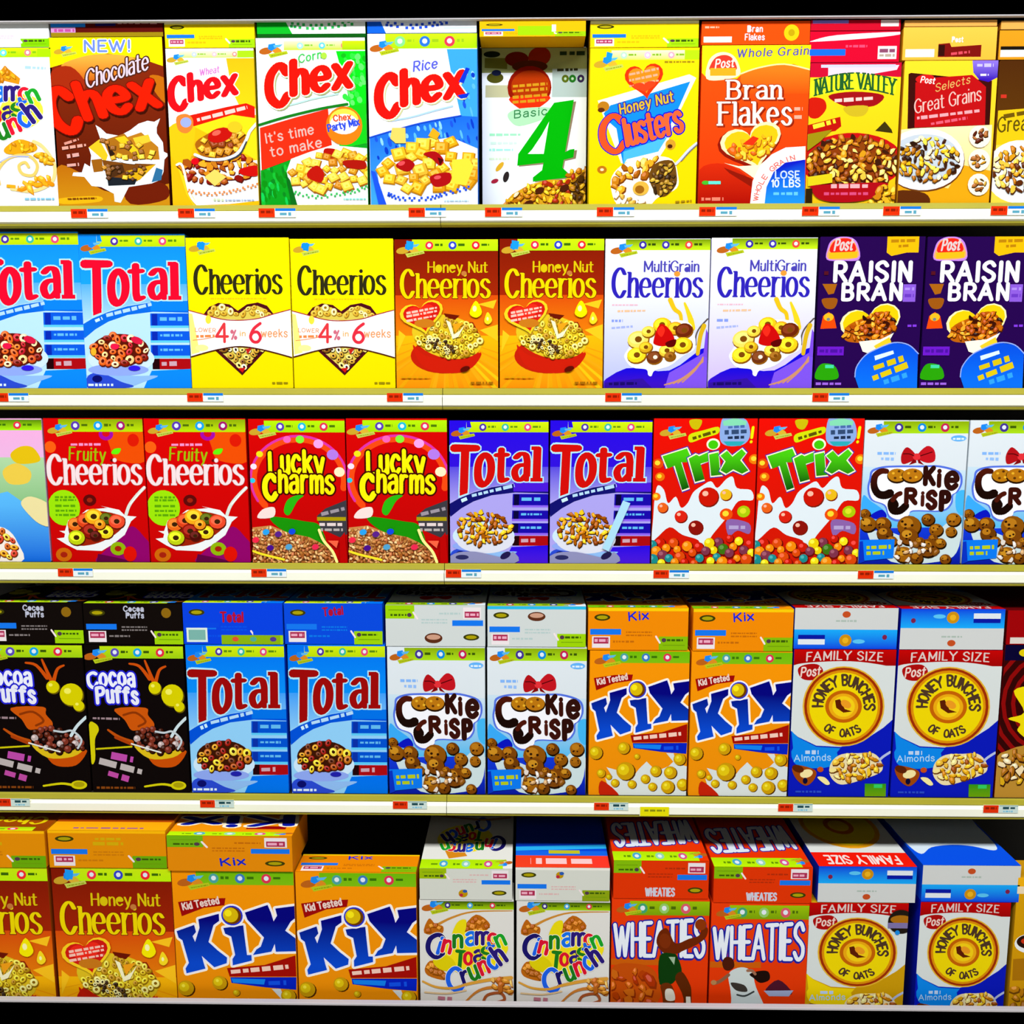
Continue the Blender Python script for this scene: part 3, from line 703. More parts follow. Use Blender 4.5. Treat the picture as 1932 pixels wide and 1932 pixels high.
E(1310, 1425, 60, 26, '3018e0'); E(910, 1260, 28, 40, 'f0b028'); E(1120, 1210, 44, 30, 'e81848'); E(1340, 1150, 60, 34, 'd81840', -20); to()
total_art('blue_total_shade', 0, ('0070f0', '0890f8'), '8cccf8', '0050d8', ('0050d0', '0070e8', '0830a8'), 'a00808', 0, '9a0808')  # same box as blue_total, dimmer light put into its inks
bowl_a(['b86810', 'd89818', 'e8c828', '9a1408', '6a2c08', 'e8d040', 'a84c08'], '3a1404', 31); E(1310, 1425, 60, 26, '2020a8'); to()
total_art('purple_total', 0, ('2408e0', '3010d8'), 'a8a0ec', '10106c', ('1808a8', '4818d8', '08053a'), 'a00808', 0, 'cc0c08', False)
E(1200, 1370, 310, 150, 'd8dcec', 0, 30)
pile(ell(1180, 1250, 285, 175), 95, 74, ['c87808', 'e8b010', '8a3c04', 'f0cc20', 'a85804', 'e89c10'], 'flake', '3a1404', 32)
P('880,1520 1100,1500 1400,1560 1500,1500 1520,1622 840,1622', '8a8cb8', True); E(1420, 1540, 60, 34, '20184a', 30); E(960, 1560, 70, 26, '282a60'); to()

# crop 2: x = 350 + q/4.83
def cheerios_word(x, y, w, h, c, out=(), shadow=None):
    T('C', x, y, w * .13, h * 1.08, c, .15, .06, out=out, shadow=shadow); T('heerios', x + w * .165, y, w * .825, h * .93, c, .15, .055, ser=.75, xh=7.7, sp=1.5, out=out, shadow=shadow)
art('yellow_oats', 12, 42, 950, 972, 142, 1512, ('fdee00', 'f4dc00', 700, 1450))
grain(45, 180, .95, True); P('130,175 190,185 180,255 130,245', '1090f0')
to('title_lettering'); cheerios_word(92, 645, 790, 235, '2c2a14', shadow=None); to()
dash(230, 690, 740, 690, 'e8c010', 14)
P('155,840 215,765 300,728 400,742 475,800 560,742 660,725 745,755 810,840 810,1000 730,1160 505,1395 260,1165 155,1000', '4a0c18'); P('185,850 240,785 300,755 390,765 475,835 570,765 655,755 725,785 780,850 780,1000 690,1160 503,1350 300,1165 185,1000', 'dcc850')
to()
pile('190,830 240,780 330,755 420,770 480,830 540,790 640,760 740,790 780,840', 24, 60, ['e8d060', 'd8a828', 'f8f0a0'], 'ring', '9a7018', 33)
pile('310,1150 700,1150 500,1340', 34, 62, ['e8d070', 'c89828', 'f8f0c0', '8a5a18'], 'ring', '2a140a', 34); P('540,1150 600,1140 560,1200', 'c02018'); P('470,1330 540,1320 510,1370', 'c81414')
to(); P('20,795 150,830 330,875 490,885 660,870 800,830 960,790 975,1230 820,1185 660,1150 490,1130 330,1150 200,1175 40,1220', 'eef6f4')
S('20,795 150,830 330,878 490,888 660,872 800,832 960,790', 9, 'a82030'); S('40,1222 200,1177 330,1148 490,1128 660,1150 820,1188 975,1232', 11, '4a1008')
P('25,820 60,830 120,1180 45,1200', 'fff080'); E(205, 880, 26, 40, 'fce040'); E(140, 1140, 60, 30, 'fff098')
T('LOWER', 80, 990, 190, 34, 'e88848', .16, rot=-2); dash(90, 1035, 260, 1030, 'e88848', 30); S('60,1070 150,1060 260,1040', 7, 'e88848')
T('4', 275, 1085, 105, 165, 'e03840', .15); T('%', 410, 1060, 50, 80, 'd06880', .2); T('in', 490, 1030, 50, 44, 'e8a850', .18); T('6', 575, 1088, 105, 175, 'e02c40', .16); T('weeks', 690, 1040, 235, 70, 'e89860', .14)
dash(780, 1465, 930, 1465, '988808', 22)

# crop 3: x = 740 + q/4.712
art('honey_oats', 22, 40, 940, 945, 148, 1472, ('7a1402', 'c83408', 250, 700))
R(0, 640, 960, 1480, ('d84c08', 'f8a808', 640, 1000)); R(0, 1000, 960, 1480, ('f8b808', 'f88c08', 1100, 1400))
for i in range(26):
    an = A.rnd.uniform(-1.4, 1.4) + math.pi / 2 * 0; x = 480 + 900 * math.sin(an); y = 1050 + 700 * abs(math.cos(an))
    P([(480, 1000), (x - 30, y), (x + 30, y)], A.rnd.choice(['f8c010', 'f09808', 'e8a008', 'f8a410']))
for q in ('760,720 930,680 900,760', '120,1000 50,1150 60,950', '780,950 940,900 940,1050'): P(q, 'fcc41c')
strip(180, 150, 942, 250, ('f03048', '3040c8', 'f02830'), ('c8e810', 'b8f008'), ink='3a6808', f=-.0); grain(45, 185, .98, True); P('130,160 195,170 185,240 130,235', '1898f8')
to('title_lettering')
T('Honey Nut', 315, 438, 530, 92, 'd8c008', .17, .1, ser=.4, sp=1.6); cheerios_word(85, 660, 785, 225, 'ecd400', out=[(10, '7a2808')])
E(640, 448, 24, 22, 'c07838'); to()
to('food_picture')
E(470, 1180, 305, 160, 'c01c08', 0, 30); P('185,1080 300,1180 600,1220 790,1150 740,1260 620,1330 430,1330 260,1260', 'c81c08', True)
E(490, 1010, 320, 190, 'e0c020', -14, 30); P('460,800 600,820 560,860 480,840', '6a1404'); P('650,880 720,880 800,1030 790,1060', '8a1808')
pile('200,1040 400,900 480,820 700,900 790,1040 700,1180 500,1190 300,1110', 120, 52, ['e8cc28', 'd8b818', 'f8ec80', 'b88c10', 'f0dc50'], 'ring', '8a6408', 35)
pile('280,1030 450,1040 620,1150 450,1160', 26, 40, ['5a3a08', 'e8d890', '3a2408', 'd8b830'], 'ring', '2a1804', 36)
P('480,860 540,1030 590,1010 650,900 600,960 550,990 520,880', 'f8f4c8'); P('540,900 640,880 560,980', 'f0a018')
heart(270, 825, 390, 330, 'f8d020', 12); heart(272, 820, 335, 280, 'd01810', 12); heart(260, 800, 240, 180, 'f02818', 12); E(290, 890, 90, 40, 'c87818')
for y in (770, 800, 840): dash(130, y + 30, 400, y - 20, 'f8c0b0', 22)
P('745,690 800,790 750,840 690,800', 'f8ec00', True); E(735, 760, 18, 26, 'fcf8b0'); P('850,790 890,860 855,900 820,870', 'f8dc20', True); E(850, 850, 10, 16, 'fcf8b0'); E(650, 1300, 44, 24, '5a0c04', 20)
to(); dash(80, 1375, 340, 1375, 'd89808', 18); dash(700, 1425, 900, 1425, 'a06808', 22)

# crop 4: x = 1130 + q/4.712
def multigrain(name, tint):
    art(name, 38, 52, 975, 978, 145, 1468, ('eef4fb', 'd4dcf8', 300, 900))
    R(0, 640, 1000, 1480, ('e4e8f8', tint, 650, 1250))
    strip(220, 150, 980, 245, ('3828a0', '4030a8', 'e84838'), ('6a8c08', 'c8f018'), ink='304808'); grain(90, 190, .95)  # banner's dark upper edge is painted-in shade of the shelf above
    P('250,1290 640,1310 980,1100 990,1480 60,1480', ('1408d8', '3c10c0', 1300, 1450), True); P('60,1420 400,1380 500,1480 60,1480', '3010a0')
    P('640,1330 900,1180 990,1120 990,1480 600,1480', '7a50e8'); P('960,940 990,1000 990,1200 940,1180', '7848e0')
    for i in range(5): S([(600 + i * 40, 1440 - i * 6), (760 + i * 30, 1380 - i * 20), (940, 1230 - i * 10)], 12, 'c88c68')
    to('title_lettering')
    T('MultiGrain', 385, 432, 490, 92, '4840b0', .17, .09, ser=.3, sp=1.6); cheerios_word(115, 655, 800, 232, '2c20b4'); E(685, 452, 28, 24, 'f09838')
    to(); dash(110, 725, 340, 725, 'e8b8c8', 14); dash(160, 780, 410, 775, 'f0c098', 20); dash(110, 865, 210, 865, '8098f0', 26); dash(110, 930, 300, 915, 'a0b0f4', 20)
    to('food_picture')
    S('630,680 670,760 720,800 735,860', 62, 'e8c018', taper=(.7, .5)); S('760,710 790,780 820,860 830,930', 66, 'f0d020', taper=(.3, 1)); S('970,850 900,930 870,1000 870,1080', 14, '5a5048'); S('940,910 910,1000 890,1160', 70, 'd8b018', taper=(.6, .5))
    P('230,1190 260,1120 300,1060 280,1010 450,920 600,860 800,880 860,1000 860,1120 760,1180 640,1270 510,1310 480,1360 450,1350 430,1300 300,1280', 'e8f0f0', True)
    for x, y, w, c in ((350, 1030, 95, 'f8dc60'), (560, 900, 80, 'f0c818'), (680, 930, 70, 'e8a818'), (340, 1170, 85, 'f8d820'), (760, 950, 78, '6a2408'), (500, 1190, 70, '6a3010'), (610, 1130, 70, 'e8c838'), (750, 1080, 85, 'f0cc18'), (420, 1100, 60, 'd8a818'), (440, 960, 60, 'f0d040'), (640, 1180, 50, '8a5410')):
        E(x + 6, y + 10, w * 1.06, w * .86, '8a5008', 10, 16); E(x, y, w, w * .8, c, 10, 16); E(x - 8, y - 8, w * .72, w * .52, ''.join('%02x' % min(255, int(int(c[i:i + 2], 16) * 1.15 + 18)) for i in (0, 2, 4)), 10, 14); E(x + 4, y, w * .34, w * .3, '7a4408', 0, 12)
    P('490,1040 540,900 620,930 680,1040 600,1090 510,1080', 'c80808', True); P('520,960 560,910 590,950 560,1010', 'e82818', True); P('600,1060 690,1030 680,1090 620,1100', '5a0404', True)
    E(510, 1190, 20, 18, 'f4e8d8'); to(); dash(100, 1430, 350, 1425, '180868', 26)
multigrain('white_multi_blue', 'b0b8f8'); multigrain('white_multi_purple', 'c8b4f0')

# crop 5: x = 1532 + q/4.83
art('raisin_bran', 45, 48, 1003, 1000, 150, 1500, '24044c')
P('110,350 115,240 150,180 230,150 330,160 390,220 405,350 250,360', 'c080f0', True); P('125,345 130,240 160,185 240,160 330,175 375,230 390,335', 'f8a870', True); P('145,290 160,200 240,165 330,180 365,280', 'e82418', True); P('125,290 390,280 385,335 130,345', 'e8b818'); T('Post', 170, 270, 165, 95, 'd8c8c8', .18, sh=.2, rot=2)
P('655,125 945,125 945,290 840,290 700,320 655,290', 'f4b808'); dash(690, 190, 910, 185, 'b88008', 34); dash(760, 235, 850, 230, 'b88008', 30)
to('title_lettering'); T('RAISIN', 180, 540, 700, 165, 'eef2f6', .24, .2, sp=3); T('BRAN', 262, 705, 540, 140, 'f2f4f8', .26, .22, sp=3); to()
R(825, 570, 940, 725, '8858d8'); dash(840, 610, 925, 610, 'a888e8', 30); dash(840, 670, 925, 670, '6838c0', 30)
P('80,565 215,565 190,650 140,660', 'a86010'); P('80,705 150,690 225,700 200,780 120,780', '9a5410', True); P('80,965 100,850 150,815 200,850 230,960', 'f04808'); E(152, 860, 46, 36, 'e8b820'); E(150, 880, 16, 14, '7a8080')
to('food_picture')
heart(548, 945, 560, 480, 'fff4b8', 12); heart(552, 940, 520, 440, 'f0cc08', 12)
P('300,1010 340,930 520,850 640,810 740,860 760,960 640,1090 420,1090 320,1070', 'b85c08', True)
pile('300,1020 360,920 520,850 640,820 750,880 760,960 640,1080 400,1070', 60, 62, ['e88c10', 'c86808', 'f0a828', '3a1004', 'b04c08', '2a0c08'], 'flake', '4a1804', 37)
P('440,1080 640,1060 760,1000 700,1110 570,1200 480,1170', 'f4f0e0'); P('580,1120 720,1040 740,1090 620,1170', 'f0cc28')
to(); P('430,1310 500,1210 600,1150 760,1090 900,1110 990,1180 1000,1500 460,1500 420,1400', ('0850e0', '0a70f4', 1150, 1480)); S('420,1400 430,1310 500,1210 600,1150 760,1090 900,1110 995,1190', 10, '90a8f0')
P('590,1210 760,1160 770,1190 600,1250', 'd8f0fc'); dash(590, 1320, 860, 1230, 'd8c010', 56); dash(585, 1415, 900, 1290, 'dcc410', 60); dash(690, 1450, 900, 1380, '30a0f8', 50)
R(60, 1125, 305, 1205, '6a18c8'); dash(80, 1165, 290, 1165, '4a10a0', 34); P('60,1420 60,1340 110,1280 210,1290 260,1350 250,1420', '28a008', True); R(140, 1290, 220, 1320, '40d8a0'); dash(60, 1462, 300, 1462, '9860e0', 28); dash(880, 940, 970, 938, '8038e0', 22); dash(90, 470, 130, 470, '501020', 40)
# ================================================================= front artwork, third row
# crop 1: x = q/5.52, y = 770 + q/5.52
art('pink_castle', -560, -520, 445, 505, 105, 1580, ('f0a8dc', 'd0c8ec', 240, 520))
strip(-450, 118, 448, 225, ('53c', '4bd', 'e03040'), ('508008', 'a8ec10'), ink='3a7008')  # banner darkens upwards: shelf shade put into the ink
R(-600, 500, 520, 1600, ('b0d8a8', '2c9a30', 480, 900)); P('-500,1000 100,850 300,1000 520,1080 520,1590 -500,1590', ('58b8f8', '0a60d8', 950, 1450)); P('60,640 190,560 330,640 300,760 120,770', 'e8c848', True)
P('140,470 240,390 360,400 430,520 350,560 200,560', 'e0bc10', True)
to('food_picture'); P('-400,1300 -200,1200 60,1230 180,1380 200,1590 -400,1590', 'f0e8e0', True); pile('-400,1330 -200,1230 60,1250 170,1400 150,1540 -380,1560', 50, 80, ['c86010', 'e8a018', 'd84028', 'e8c840'], 'ring', '6a2408', 40); to()
P('230,960 330,900 520,1000 520,1200 400,1180 280,1060', 'e8dca0', True)

art('fruity_rings', 483, 517, 1510, 1545, 102, 1585, ('d80404', 'c00404', 300, 1500))
P('1170,250 1520,250 1530,540 1240,530 1170,400', 'e84c04', True); E(1410, 325, 60, 65, 'd81804'); E(1130, 265, 75, 62, 'a008a8'); E(1130, 255, 40, 36, 'd00c1c'); E(545, 395, 60, 60, 'f05c10', n=16)
strip(640, 112, 1512, 240, ('5838b0', '18a0e8', 'a01868'), ('88a408', 'b8e008'), ink='486808', f=0); grain(530, 165, 1.0, True)  # darker top of the banner paints the shade under the shelf
dash(760, 370, 1080, 368, 'f090c8', 28)
to('title_lettering'); T('Fruity', 730, 525, 380, 130, '98b808', .15, .1, .04, -2, ser=.3); P('1180,460 1210,415 1280,410 1250,465', '60f008', True); E(1185, 530, 22, 16, '6a0c0c')
cheerios_word(515, 775, 970, 275, 'f0dce0', out=[(8, 'b8a0a0')]); to()
E(660, 1020, 170, 185, '98e008', 0, 26)
for y in (910, 940, 1000, 1050, 1095): dash(570, y, 790, y, '58a008', 26)
P('1240,1330 1370,1210 1500,1330 1545,1400 1545,1590 1000,1590 1060,1480', '8c0468', True); P('1000,1500 1200,1540 1400,1590 980,1590', '5a0440')
to('food_picture')
S('1510,810 1430,890 1350,990 1310,1090', 34, 'd8e0d8'); S('1515,800 1440,890 1360,980', 10, 'f8f8f4')
P('570,1340 650,1330 660,1290 600,1260 660,1260 700,1150 820,1100 900,1040 1120,1020 1050,1000 1240,1040 1300,1100 1420,1110 1360,1160 1290,1300 1160,1400 1040,1470 780,1460 680,1410', 'e8eef0')
P('700,1200 850,1080 1020,1050 1280,1110 1280,1210 1150,1320 960,1400 760,1400', '9a2008', True)
for x, y, w, c in ((770, 1190, 80, 'e86818'), (880, 1150, 90, 'd84018'), (970, 1110, 95, 'f0a818'), (1100, 1130, 70, '4a5808'), (1210, 1160, 85, 'e84828'), (930, 1260, 90, '8a1408'), (1090, 1270, 80, 'e8cc18'), (780, 1330, 88, 'b8cc10'), (980, 1310, 60, '4a0c08'), (1030, 1190, 60, 'e88c18')):
    E(x + 5, y + 10, w * 1.05, w * .92, '5a1404', 0, 16); E(x, y, w, w * .86, c, 0, 16); E(x - 8, y - 12, w * .7, w * .55, ''.join('%02x' % min(255, int(int(c[i:i + 2], 16) * 1.15 + 25)) for i in (0, 2, 4)), 0, 14); E(x, y, w * .36, w * .3, '3a2008', 0, 12)
for x, y, w, c in ((935, 940, 68, '5a0808'), (1215, 1445, 82, '8cb008'), (640, 1510, 85, 'c86408')): E(x, y, w, w * .86, c, 0, 18); E(x, y, w * .45, w * .36, 'a0200c', 0, 12)
E(1340, 1500, 70, 80, 'd81004'); to()

# crop 2: x = 270 + q/4.954
art('charms', 1003, 1006, 1898, 1900, 102, 1440, ('d40404', 'b80404', 250, 1200))
strip(1150, 118, 1898, 225, ('5838b0', '18b8d8', 'e03050'), ('b4ec08', 'a4dc08'), ink='4a7808'); grain(1015, 160, .98, True)
o = [(1460 + 425 * math.sin(math.radians(a)), 660 - 375 * math.cos(math.radians(a))) for a in range(-130, 110, 8)]
S(o, 62, 'f04810', False); S([(1460 + 452 * math.sin(math.radians(a)), 660 - 402 * math.cos(math.radians(a))) for a in range(-120, 100, 8)], 22, 'd830a8', False)
for x, y, r, c in ((1100, 425, 32, 'e8e018'), (1360, 290, 36, 'f060b8'), (1480, 290, 40, '80f038'), (1650, 330, 46, 'f0a0e8'), (1780, 430, 54, 'b078e8'), (1040, 540, 30, 'f0e0f0'), (1025, 670, 26, '28c8e8'), (1840, 590, 50, 'f8e8c0')): E(x, y, r, r * .9, c, n=14)
to('title_lettering')
T('Lucky', 1180, 600, 510, 205, 'f4ec08', .18, .17, 0, 0, xh=7.6, sp=2.2, out=[(30, '3a0804')], warp=lambda x, y: (x, y - 22 * math.sin((x - 1180) / 510 * 3.1) + 20))
T('C', 1135, 840, 105, 215, 'f4ec08', .24, out=[(30, '3a0804')]); T('harms', 1265, 775, 510, 195, 'f4e808', .18, .17, 0, -1, xh=7.8, sp=2, out=[(30, '3a0804')]); to()
P('1180,1010 1500,1050 1640,1090 1700,1280 1560,1230 1300,1140', '189008', True)
P('1310,960 1340,860 1420,810 1500,810 1440,860 1360,990', '28b410', True)
P('1060,1020 1110,940 1220,920 1210,1010', 'f0dcd8', True)
P('1620,1000 1700,930 1900,850 1900,1170 1830,1200 1650,1120', '3a3840'); dash(1660, 985, 1880, 930, '98909c', 36); P('1620,1010 1890,1010 1890,1045 1620,1045', 'a89808'); dash(1640, 1080, 1870, 1080, 'e0d0d0', 34); dash(1650, 1130, 1860, 1130, 'b0a8a8', 30)
to('food_picture')
P('1010,1110 1180,1090 1350,1160 1540,1200 1640,1250 1720,1300 1800,1440 1010,1440', 'c88848')
pile('1010,1130 1180,1110 1350,1170 1540,1210 1640,1260 1720,1310 1790,1440 1010,1440', 170, 42, ['d8a060', 'b87838', 'e8c088', 'a05820', 'e0b070', 'c07040'], 'flake', '6a2c10', 41)
for x, y, c in ((1140, 1150, '28a0f0'), (1385, 1145, '1048e0'), (1255, 1170, '58208a'), (1175, 1300, '48108a'), (1040, 1225, 'f02848'), (1600, 1290, 'e82850'), (1350, 1290, '50a0d0')): E(x, y, 34, 28, c, 20, 10)
S('1010,1330 1100,1360 1300,1410', 22, 'f0e028'); S('1640,1130 1680,1230 1760,1330 1800,1430', 26, 'f8f090'); P('1830,1210 1880,1150 1900,1440 1830,1440', 'b80404'); P('1720,1230 1820,1230 1800,1300', 'f06040'); to()

# crop 4: x = 1030 + q/4.83
art('fruit_shapes', 965, 965, 1908, 1912, 95, 1415, ('e80c04', 'c81804', 300, 1300))
grain(1025, 165, .95, True); P('1290,110 1400,110 1370,190 1310,180', 'c8b808', True); P('1290,240 1420,200 1550,170 1550,230 1420,270 1300,310', 'd0dc08', True); dash(1320, 275, 1530, 210, '585008', 30)
P('1580,110 1640,90 1780,95 1830,160 1840,260 1780,330 1640,340 1570,280', '88a8e0', True); P('1590,120 1700,90 1810,120 1800,160 1600,160', '80d8b0'); dash(1640, 175, 1790, 165, '4868a8', 26); dash(1610, 220, 1810, 210, '304870', 44); dash(1640, 268, 1790, 262, '203050', 30); P('1600,300 1800,300 1760,340 1640,340', '28a8b8'); T('!', 1845, 305, 10, 130, 'e8e808', .2, .2, .1)
to('title_lettering')
for q in ('1050,435 1270,365 1300,430 1270,490 1220,490 1300,715 1235,740 1165,520 1100,545', '1290,455 1360,420 1385,435 1460,400 1480,440 1470,480 1400,500 1440,640 1355,665', '1475,420 1560,400 1580,580 1600,600 1500,610', '1580,430 1640,385 1690,440 1770,370 1810,410 1760,470 1840,560 1780,590 1700,550 1640,590 1585,560 1630,480'):
    pt = parse(q); cx = sum(p[0] for p in pt) / len(pt); cy = sum(p[1] for p in pt) / len(pt)
    def ofs(g): return [(x + g * (x - cx) / max(1, math.hypot(x - cx, y - cy)), y + g * (y - cy) / max(1, math.hypot(x - cx, y - cy))) for x, y in pt]
    P(ofs(26), '2828a8'); P(ofs(16), 'fff0d0'); P(ofs(2), ('48d010', '085008', 400, 680))
E(1510, 325, 62, 52, 'fff0d8'); E(1510, 330, 46, 40, '40c808'); to()
# plain milk splash with fruit balls in place of the animal
P('975,1000 985,820 1010,700 1070,740 1110,860 1180,800 1230,900 1290,860 1340,760 1420,700 1500,660 1560,720 1640,640 1700,620 1740,720 1870,740 1890,830 1760,840 1680,960 1600,1060 1510,1180 1480,1290 1420,1290 1400,1200 1250,1150 1130,1080 1010,1180 965,1200', 'dce8f0', True)
for x, y, r, c in ((1480, 800, 95, 'c81404'), (1370, 1080, 70, '8a1008'), (1060, 900, 50, 'e86018'), (1230, 980, 60, 'd82010'), (1640, 780, 56, 'e8b818')): E(x + 6, y + 8, r, r * .95, '7a1808', n=18); E(x, y, r * .95, r * .9, c, n=18); E(x - r * .3, y - r * .3, r * .3, r * .26, 'f8b8a0', n=10)
P('1660,1010 1860,1040 1870,1140 1760,1110 1680,1160', '8860a8', True); dash(1680, 1080, 1830, 1080, 'b0a0d0', 34)
to()
for x, y, r, c in ((1810, 935, 60, 'a8c808'), (1650, 960, 60, 'e84c08'), (1000, 800, 40, 'f07808'), (1010, 500, 50, 'e04808'), (1890, 460, 50, 'f07808'), (1030, 620, 44, 'e87008')): E(x, y, r, r * .9, c, n=16); E(x - 6, y - 6, r * .5, r * .45, 'f0d830' if c[0] != 'a' else 'd8e028', n=12)
pile('965,1240 1150,1200 1250,1260 1400,1240 1500,1220 1700,1170 1910,1240 1910,1415 965,1415', 75, 88, ['e8cc08', 'f08808', 'c81804', '18888c', 'f0e018', '3a7010', 'd84808', '7a3048'], 'ball', '6a0c04', 42); to()

# crop 5: x = 1582 + q/5.52
art('cookie_crisp', 262, 205, 1330, 1300, 125, 1625, ('dce6ee', 'd0dce4', 250, 600))
strip(450, 135, 1332, 260, ('403090', '1088d8', 'c02050'), ('88a808', 'a8dc18'), ink='3a5808', f=-.02); grain(290, 165, 1.05)  # banner blend has the overhead shelf's shade painted in
P('200,600 1330,640 1330,1240 200,1240', ('c8e0f0', '50b8f0', 650, 950)); P('250,900 330,960 460,1050 500,1120 400,1150 280,1090 230,1060', '38a8f8', True); P('330,1110 450,1050 500,1130 380,1150', '0814c0', True); P('1230,880 1330,860 1330,1100 1240,1060', '40b4f4', True)
E(1230, 310, 80, 32, '60b0f8'); dash(1170, 315, 1300, 315, 'e0f0fc', 22); dash(390, 465, 580, 465, '80b4f8', 30); dash(430, 520, 570, 525, '90bcf8', 34)
# plain red bow in place of the animal
P('800,500 700,400 640,480 650,570 720,560', 'b01018', True); P('800,500 900,390 980,430 990,540 900,560', 'c01420', True); P('790,500 720,585 800,560', '80080c'); P('800,500 880,585 820,565', '80080c'); E(800, 500, 40, 36, 'e03038', n=14); S('660,470 720,470 770,490', 10, '500408'); S('960,450 900,470 840,490', 10, '500408')
to('title_lettering')
bl = '310,720 330,640 440,600 600,590 850,590 1050,590 1250,650 1290,760 1250,860 1200,900 1190,990 1090,1070 780,1070 730,1130 620,1175 520,1130 470,1010 330,950 290,830'
P(bl, '5070e0', True); A.k += 3
pt = parse(bl); P([(770 + (x - 770) * .955, 870 + (y - 870) * .93) for x, y in pt], 'f2f4fc', True)
S('490,650 430,650 370,700 360,800 400,880 470,900 530,880', 92, ('4a1408', '180804', 650, 850), taper=(.6, 1))
E(600, 700, 105, 78, '2a1404', n=20); E(600, 690, 98, 68, 'b87810', n=20); E(760, 700, 115, 80, '2a1404', n=20); E(760, 690, 105, 70, 'b87410', n=20)
for x, y in ((560, 670), (620, 650), (640, 710), (720, 670), (790, 650), (800, 710), (740, 720), (580, 720)): E(x, y, 16, 13, '5a3008' if x % 40 else 'e8b028', n=8)
T('K', 885, 780, 100, 165, '2c0c06', .32); T('i', 1035, 800, 8, 160, '3a1008', .3); T('e', 1110, 825, 120, 225, '30100a', .26)
S('590,1000 560,960 545,1000 570,1060 640,1060 700,1010', 78, '180804'); S('560,950 600,900 640,880', 50, '4a1408')
T('R', 690, 980, 110, 140, '3a1008', .36); T('i', 868, 1000, 8, 130, '4a1810', .3); T('S', 925, 1030, 85, 165, '3a100a', .32); T('P', 1065, 1045, 85, 175, '2c0c08', .34); to()
P('200,1250 1300,1230 1300,1625 200,1625', ('1038d8', '0818a0', 1300, 1600)); P('300,1300 560,1290 860,1400 1200,1150 1300,1200 1260,1500 1060,1600 560,1600', 'c8dce0', True)
to('food_picture')
for x, y, r in ((270, 1090, 55), (300, 1200, 90), (460, 1200, 85), (740, 1220, 125), (940, 1150, 70), (1210, 1150, 78), (1030, 1260, 75), (1190, 1280, 60), (480, 1300, 85), (740, 1330, 100), (1000, 1350, 50), (950, 1450, 110), (1080, 1400, 60), (690, 1520, 95), (830, 1560, 70), (1140, 1570, 60), (560, 1380, 60), (860, 1380, 50)):
    E(x + 8, y + 14, r * 1.04, r * .92, '1c0c02', 0, 16); E(x, y, r, r * .86, A.rnd.choice(['8a5008', '7a4208', '9a5c0c', '6a3806']), 0, 16); E(x - r * .2, y - r * .25, r * .55, r * .42, A.rnd.choice(['b87818', 'c88c20', 'a86810']), 0, 12)
    for k in range(4): E(x + A.rnd.uniform(-.6, .6) * r, y + A.rnd.uniform(-.5, .5) * r, r * .13, r * .11, '2a1204', n=7)
pile('600,1380 900,1400 1100,1480 800,1620 620,1600', 14, 60, ['e0d8d0', 'c8a070', '8a5410'], 'flake', '5a3010', 43); to()
P('205,1370 590,1360 580,1560 260,1590 220,1560', '0a78f0'); P('205,1390 250,1380 270,1600 210,1620', '0830c0'); dash(290, 1450, 550, 1440, 'b8c818', 44); dash(290, 1510, 480, 1505, 'b0c418', 44)
# ================================================================= front artwork, fourth row
# crop 1: x = q/4.294, y = 1110 + q/4.294
art('cocoa_balls', 700, 728, 1490, 1535, 450, 1635, '0c0606')
strip(825, 462, 1495, 558, ('5848b8', '10a0e0', 'e02840'), ('bce010', '98cc10'), ink='385808', f=-.02); grain(700, 488, .9)
to('title_lettering')
T('Cocoa', 725, 800, 370, 115, 'e8ecfc', .24, .22, 0, 3, xh=8.4, out=[(26, '2020d0')], warp=lambda x, y: (x, y - 18 * math.sin((x - 700) / 130))); 
T('Puffs', 785, 925, 335, 120, 'e4e8f8', .24, .22, 0, 3, xh=7.6, out=[(26, '2020d0')], warp=lambda x, y: (x, y - 14 * math.sin((x - 700) / 110))); to()
# plain rays, swirl and corn balls in place of the bird
for q in ('1060,600 1140,620 1220,720', '1185,575 1210,640 1250,740', '1350,620 1300,650 1270,740'): S(q, 30, 'c84c08', taper=(.5, 1))
for x, y, r in ((1400, 850, 92), (1260, 790, 52), (1455, 940, 44)): E(x + 6, y + 8, r, r, '6a5a04', n=20); E(x, y, r * .96, r * .96, 'd4cc00', n=20); E(x - r * .3, y - r * .3, r * .3, r * .26, 'f0ec60', n=10)
P('930,960 1180,950 1200,1010 1250,1080 1220,1140 1130,1130 1060,1130 1010,1050', 'c85408', True); S('1000,1010 1100,990 1180,1060 1120,1100', 18, '8a3404')
S('870,1130 960,1190 1060,1230', 40, 'b84c08', taper=(.4, 1)); S('930,1190 1000,1220 1060,1245', 24, 'a83c08'); S('770,1285 1060,1265', 14, 'c8c008', False)
P('715,1090 770,1080 795,1130 760,1210 755,1370 720,1390', 'd0c808', True); S('1160,1590 1300,1570 1380,1580', 26, 'd0c808', taper=(.6, .8)); E(1440, 1580, 64, 36, 'd0c808', 0, 18); E(1440, 1576, 44, 22, 'a89c08', 0, 16)
to('food_picture')
P('1220,1330 1480,1290 1500,1330 1420,1420 1290,1430 1220,1390', 'c44c04', True); P('1080,1250 1290,1300 1480,1280 1400,1350 1200,1360', 'd8b818', True)
pile('1080,1160 1180,1110 1300,1130 1450,1180 1480,1280 1300,1310 1120,1260', 50, 48, ['3a1408', '5a2010', 'b8a8a8', '7a3020', '2a0c06'], 'ball', '0c0404', 50)
S('1510,1030 1440,1100 1390,1180', 24, 'c8dce4'); S('1260,1140 1330,1150 1400,1140 1470,1210 1440,1280', 16, 'c0ccd4'); S('1060,1240 1160,1270 1300,1310', 12, 'e0e4e0'); to()
